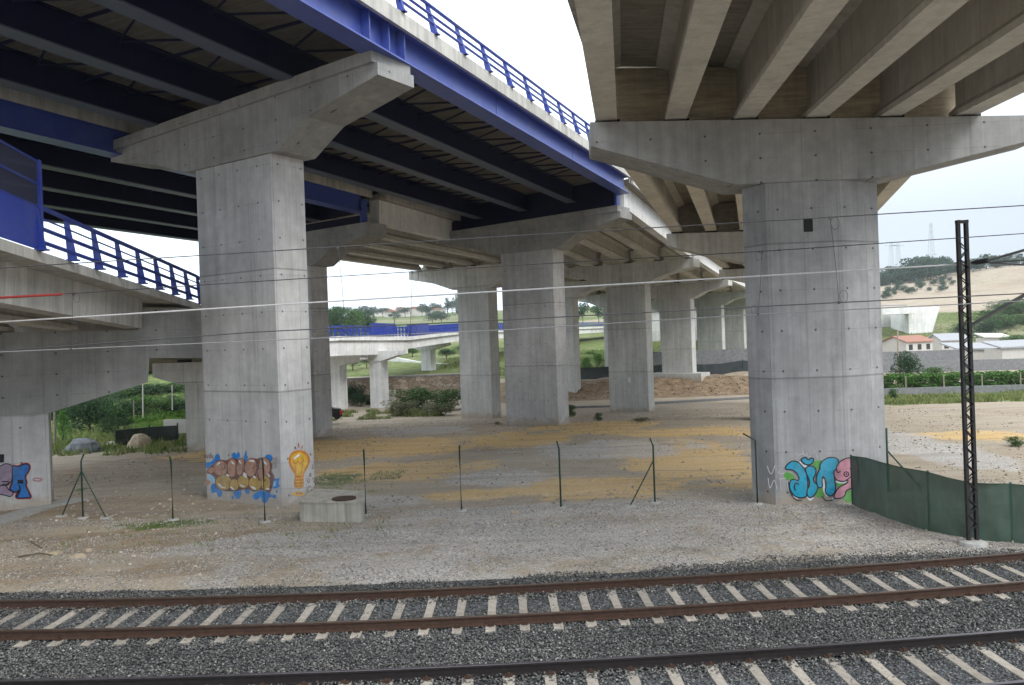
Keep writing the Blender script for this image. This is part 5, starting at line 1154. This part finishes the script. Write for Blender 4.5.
# houses
def house(label, px, Y, yb, w, dpt, h, rh, rz_, roof='tile', wins=3, group=None):
    B = atY(px, yb, Y); rt = thing('small_house', label, 'house', B, rz_)
    m = W[rt]
    def L3(x, y, z): return m @ Vector((x, y, z))
    mb = MB(); vs = [L3(*p) for p in ((-w/2, -dpt/2, -1), (w/2, -dpt/2, -1), (w/2, dpt/2, -1), (-w/2, dpt/2, -1), (-w/2, -dpt/2, h), (w/2, -dpt/2, h), (w/2, dpt/2, h), (-w/2, dpt/2, h), (-w/2, 0, h+rh), (w/2, 0, h+rh))]
    mb.add(vs, [(0, 1, 5, 4), (2, 3, 7, 6), (1, 2, 6, 9, 5), (3, 0, 4, 8, 7)]); mb.build('wall', 'wallw', rt)
    o = .35; mb = MB(); k = rh/(dpt/2)
    for sg in (-1, 1):
        y0_, y1_ = sg*(dpt/2+o), 0; z0_, z1_ = h-o*k+.05, h+rh+.05
        v = [L3(-w/2-o, y0_, z0_), L3(w/2+o, y0_, z0_), L3(w/2+o, y1_, z1_), L3(-w/2-o, y1_, z1_)]; v += [p+Vector((0, 0, .18)) for p in v]
        mb.add(v, [(3, 2, 1, 0), (4, 5, 6, 7), (0, 1, 5, 4), (1, 2, 6, 5), (2, 3, 7, 6), (3, 0, 4, 7)])
    mb.build('roof', roof, rt)
    for i in range(wins):
        x = -w/2+(i+.5)*w/wins; p = L3(x, -dpt/2-.03, h*.55); MB().box(p, (1., .1, 1.1), rz_).build('window', 'glass', rt)
    return rt
house('low white house with red tiled roof just right of the graffiti pier', 907, 165, 353, 7.5, 6, 2.3, 1.1, R(24), 'tile', 3)
house('small house with faded red roof behind the low white house', 925, 182, 352, 5, 5, 2.3, .9, R(-20), 'tile', 2)
house('white gabled house with dark windows beside the lattice mast', 948, 176, 352, 6.5, 5, 2.6, 1.3, R(8), 'roofgrey', 3)
def shed(label, px0, px1, Y, yt, yb, mat, dep=14., drop=0.):
    a = atY(px0, yt, Y); b = atY(px1, yt-drop, Y); zb_ = atY(px0, yb, Y).z; rt = thing('farm_shed', label, 'shed', (a.x, Y, zb_))
    MB().prism([(0, zb_-1), (b.x-a.x, zb_-1), (b.x-a.x, b.z-.5), (0, a.z-.5)], (a.x, Y), 0, dep).build('wall', 'wallw', rt)
    MB().add([a+Vector((-.4, -.4, -.45)), b+Vector((.4, -.4, -.45)), b+Vector((.4, dep, .5)), a+Vector((-.4, dep, .5)), a+Vector((-.4, -.4, -.2)), b+Vector((.4, -.4, -.2)), b+Vector((.4, dep, .75)), a+Vector((-.4, dep, .75))], [(3, 2, 1, 0), (4, 5, 6, 7), (0, 1, 5, 4), (1, 2, 6, 5), (2, 3, 7, 6), (3, 0, 4, 7)]).build('roof', mat, rt)
shed('long shed with pale sheet roof behind the lattice mast', 957, 998, 140, 347, 359, 'roofgrey', 5.); shed('second pale roofed shed at the right edge', 1002, 1060, 132, 346, 360, 'roofgrey', 5., drop=3.); shed('white low building at far right below the slope', 985, 1010, 195, 336, 345, 'wallw', 4.)
# walls right
wallstrip('block_wall', 'long grey block wall behind the vines', [(50, 128), (60, 126), (80, 122), (110, 118)], 1.7, 'blockwall', .3)
wallstrip('building_wall', 'higher grey wall section in front of the red roofed house', [(58, 134), (73.5, 131)], 3.1, 'blockwall', .4)
wallstrip('garden_wall', 'low rough wall at the foot of the vines', [(30, 85), (42, 84), (75, 80)], .75, 'blockwall', .3)
for i in range(9):
    x = 38.5+i*3.4; y = 87.5-i*.35
    plant('vine', 'grape_vine', 'leafy green vine on the trellis row behind the low wall', 'vine', (x, y, ground(x, y)), 4.0, 2.35, 'grape vines on the trellis', d=3.2, rz=random.uniform(-.2, .2))
for i in range(8):
    x = 38+i*3.9; y = 85.8-i*.3; tag(MB().tube([(x, y, ground(x, y)), (x, y, ground(x, y)+1.9)], .07, 6).build('trellis_post', 'wood'), 'pale trellis post under the green vines', 'post', 'trellis posts under the vines')
veg('rounddark', 'fruit_tree', 'dark fruit tree rising above the vines beside the right pier', 'tree', 905, 92, 350, 36); veg('bush', 'shrub', 'green bush behind the vines left of the mast', 'shrub', 938, 96, 362, 26); veg('bush', 'shrub', 'small weed bush at the wall foot beside the right pier', 'shrub', 893, 78, 386, 10)
# utility pole right
pole(898, 118, 372, 330, .14, 'thin brown pole beside the right pier above the grey wall', 'wood')
# green bank at right side foreground bush
veg('bush', 'weed_tuft', 'green weed tuft on the gravel right of the mast', 'weed', 1016, 34, 458, 18)
for i, (px, py, w_, h_) in enumerate(((355, 505, .5, .25), (640, 422, 1.5, .35), (598, 421, .6, .7), (570, 417, .9, 1.3), (497, 425, .5, .3))):
    P = atG(px, py); plant('bushdry' if i in (1, 4) else 'bush', 'weed_tuft', ('green weed behind the manhole box', 'green weeds on the sand right of the middle pier', 'upright weed just right of the middle pier foot', 'tall dark weed against the middle pier foot', 'small weed left of the middle pier foot')[i], 'weed', P, w_, h_, trunk=False)
# grass blades as stuff
def blades(name, label, pts, hmin, hmax, mat='grass'):
    n = len(pts); p = np.array(pts); th = rng.uniform(0, 6.28, n); h = rng.uniform(hmin, hmax, n); w = h*.16; lx = rng.normal(0, .35, n)*h; ly = rng.normal(0, .35, n)*h
    v = np.empty((n, 3, 3)); v[:, 0] = p; v[:, 1] = p; v[:, 2] = p; v[:, 0, 0] -= np.cos(th)*w; v[:, 0, 1] -= np.sin(th)*w; v[:, 1, 0] += np.cos(th)*w; v[:, 1, 1] += np.sin(th)*w; v[:, 2, 0] += lx; v[:, 2, 1] += ly; v[:, 2, 2] += h
    me = bpy.data.meshes.new(name); me.vertices.add(3*n); me.vertices.foreach_set('co', v.ravel()); me.loops.add(3*n); me.loops.foreach_set('vertex_index', np.arange(3*n)); me.polygons.add(n); me.polygons.foreach_set('loop_start', np.arange(n)*3); me.polygons.foreach_set('loop_total', np.full(n, 3)); me.update(calc_edges=True); me.materials.append(M[mat])
    o = bpy.data.objects.new(name, me); COL.objects.link(o); return tag(o, label, 'grass', kind='stuff')
gp = []
def spread(px0, px1, py0, py1, n, thr=-.1, sc=.6):
    k = 0; it = 0
    while k < n and it < n*12:
        it += 1; P = atG(random.uniform(px0, px1), random.uniform(py0, py1))
        if noise.noise(Vector((P.x*sc, P.y*sc, 7))) > thr: gp.append(tuple(P)); k += 1
def spreadw(x0_, x1_, y0_, y1_, n, thr=-.1, sc=.3):
    k = 0; it = 0
    while k < n and it < n*10:
        it += 1; x, y = random.uniform(x0_, x1_), random.uniform(y0_, y1_)
        if noise.noise(Vector((x*sc, y*sc, 7))) > thr: gp.append((x, y, ground(x, y))); k += 1
spreadw(-13, -3.5, 20.5, 25.2, 700, .1, 2.2)
spreadw(-8, -4.5, 28, 33, 1500, .0, .7)
blades('weeds', 'thin low weeds on the soil around the fence and the light bulb pier', gp, .03, .12)
gp = []
spreadw(28, 66, 68, 83, 22000, -.12, .3); spreadw(-40, -16, 43, 62, 9000, -.05, .5); spreadw(-20, -4, 76, 88, 5000, 0, .4)
blades('grass', 'green grass strip along the far edges of the sandy ground', gp, .1, .42)
gp = []
spreadw(-12, 45, 114, 180, 12000, -.0, .08); spreadw(75, 150, 205, 262, 16000, -.3, .05)
blades('meadow_grass', 'green grass on the far meadow and bank', gp, .15, .5)
# ------------------------------------------------------------------ air
hz = MB().box((0, 640, 40), (3300, 2000, 90)).build('haze', 'wallw'); hz.data.materials.clear()
hm_ = bpy.data.materials.new('thin_air_haze'); hm_.use_nodes = True; ht = hm_.node_tree; ht.nodes.clear()
pv = ht.nodes.new('ShaderNodeVolumePrincipled'); pv.inputs['Color'].default_value = (.9, .95, 1., 1); pv.inputs['Density'].default_value = .00022; pv.inputs['Anisotropy'].default_value = .3
ho = ht.nodes.new('ShaderNodeOutputMaterial'); ht.links.new(pv.outputs[0], ho.inputs['Volume']); hz.data.materials.append(hm_); hz['kind'] = 'stuff'
# ------------------------------------------------------------------ world, sun, camera
w = bpy.data.worlds.new('World'); S.world = w; w.use_nodes = True; nt = w.node_tree; nt.nodes.clear()
SUN_EL, SUN_AZ = 44., 138.   # azimuth clockwise from +Y
sk = nt.nodes.new('ShaderNodeTexSky'); sk.sky_type = 'NISHITA'; sk.sun_disc = False; sk.sun_elevation = R(SUN_EL); sk.sun_rotation = R(SUN_AZ); sk.air_density = 1.; sk.dust_density = 3.; sk.ozone_density = 1.
tcw = nt.nodes.new('ShaderNodeTexCoord'); mp = nt.nodes.new('ShaderNodeMapping'); mp.inputs['Scale'].default_value = (1, 1, 3.)
nz = nt.nodes.new('ShaderNodeTexNoise'); nz.inputs['Scale'].default_value = 1.3; nz.inputs['Detail'].default_value = 5
nt.links.new(tcw.outputs['Generated'], mp.inputs[0]); nt.links.new(mp.outputs[0], nz.inputs[0])
rp = nt.nodes.new('ShaderNodeValToRGB'); rp.color_ramp.elements[0].position = .3; rp.color_ramp.elements[0].color = (11.2, 12.2, 13.2, 1); rp.color_ramp.elements[1].position = .7; rp.color_ramp.elements[1].color = (14.5, 14.8, 15.0, 1)
nt.links.new(nz.outputs[0], rp.inputs[0])
sxz = nt.nodes.new('ShaderNodeSeparateXYZ'); nt.links.new(tcw.outputs['Generated'], sxz.inputs[0])
rz_ = nt.nodes.new('ShaderNodeValToRGB'); rz_.color_ramp.elements[0].position = 0.; rz_.color_ramp.elements[0].color = (.60, .66, .72, 1); rz_.color_ramp.elements[1].position = .55; rz_.color_ramp.elements[1].color = (1, 1, 1, 1)
nt.links.new(sxz.outputs[2], rz_.inputs[0]); mm = nt.nodes.new('ShaderNodeMix'); mm.data_type = 'RGBA'; mm.blend_type = 'MULTIPLY'; mm.inputs[0].default_value = 1.
nt.links.new(rp.outputs[0], mm.inputs[6]); nt.links.new(rz_.outputs[0], mm.inputs[7])
def mr(sock, a, b):
    n_ = nt.nodes.new('ShaderNodeMapRange'); n_.inputs[1].default_value = a; n_.inputs[2].default_value = b; nt.links.new(sock, n_.inputs[0]); return n_.outputs[0]
mk = nt.nodes.new('ShaderNodeMath'); mk.operation = 'MULTIPLY'; nt.links.new(mr(sxz.outputs[2], .42, .12), mk.inputs[0]); nt.links.new(mr(sxz.outputs[0], .22, .42), mk.inputs[1])
m2 = nt.nodes.new('ShaderNodeMix'); m2.data_type = 'RGBA'; m2.blend_type = 'MULTIPLY'; nt.links.new(mk.outputs[0], m2.inputs[0]); nt.links.new(mm.outputs[2], m2.inputs[6]); m2.inputs[7].default_value = (.50, .505, .52, 1)
mx = nt.nodes.new('ShaderNodeMix'); mx.data_type = 'RGBA'; mx.inputs[0].default_value = .88; nt.links.new(sk.outputs[0], mx.inputs[6]); nt.links.new(m2.outputs[2], mx.inputs[7])
bg = nt.nodes.new('ShaderNodeBackground'); bg.inputs[1].default_value = .128; nt.links.new(mx.outputs[2], bg.inputs[0])
wo = nt.nodes.new('ShaderNodeOutputWorld'); nt.links.new(bg.outputs[0], wo.inputs[0])
sl = bpy.data.lights.new('sun', 'SUN'); sl.energy = 1.5; sl.angle = R(24); sl.color = (1., .97, .92); so = bpy.data.objects.new('sun', sl); COL.objects.link(so)
dirs = Vector((math.sin(R(SUN_AZ))*math.cos(R(SUN_EL)), math.cos(R(SUN_AZ))*math.cos(R(SUN_EL)), math.sin(R(SUN_EL)))); so.rotation_euler = dirs.to_track_quat('Z', 'Y').to_euler()
cam = bpy.data.cameras.new('camera'); cam.sensor_width = 36.; cam.lens = 36.*F/1024.; cam.shift_y = -3.5/1024.; cam.clip_start = .1; cam.clip_end = 5000
co = bpy.data.objects.new('camera', cam); COL.objects.link(co)
co.matrix_world = Matrix(((cr, sr, 0, 0), (0, 0, -1, 0), (-sr, cr, 0, H), (0, 0, 0, 1))); S.camera = co
S.view_settings.view_transform = 'Standard'; S.view_settings.look = 'None'; S.view_settings.exposure = .52; S.view_settings.gamma = 1.
S.render.engine = 'CYCLES'; S.cycles.max_bounces = 9; S.cycles.diffuse_bounces = 7; S.cycles.transparent_max_bounces = 12
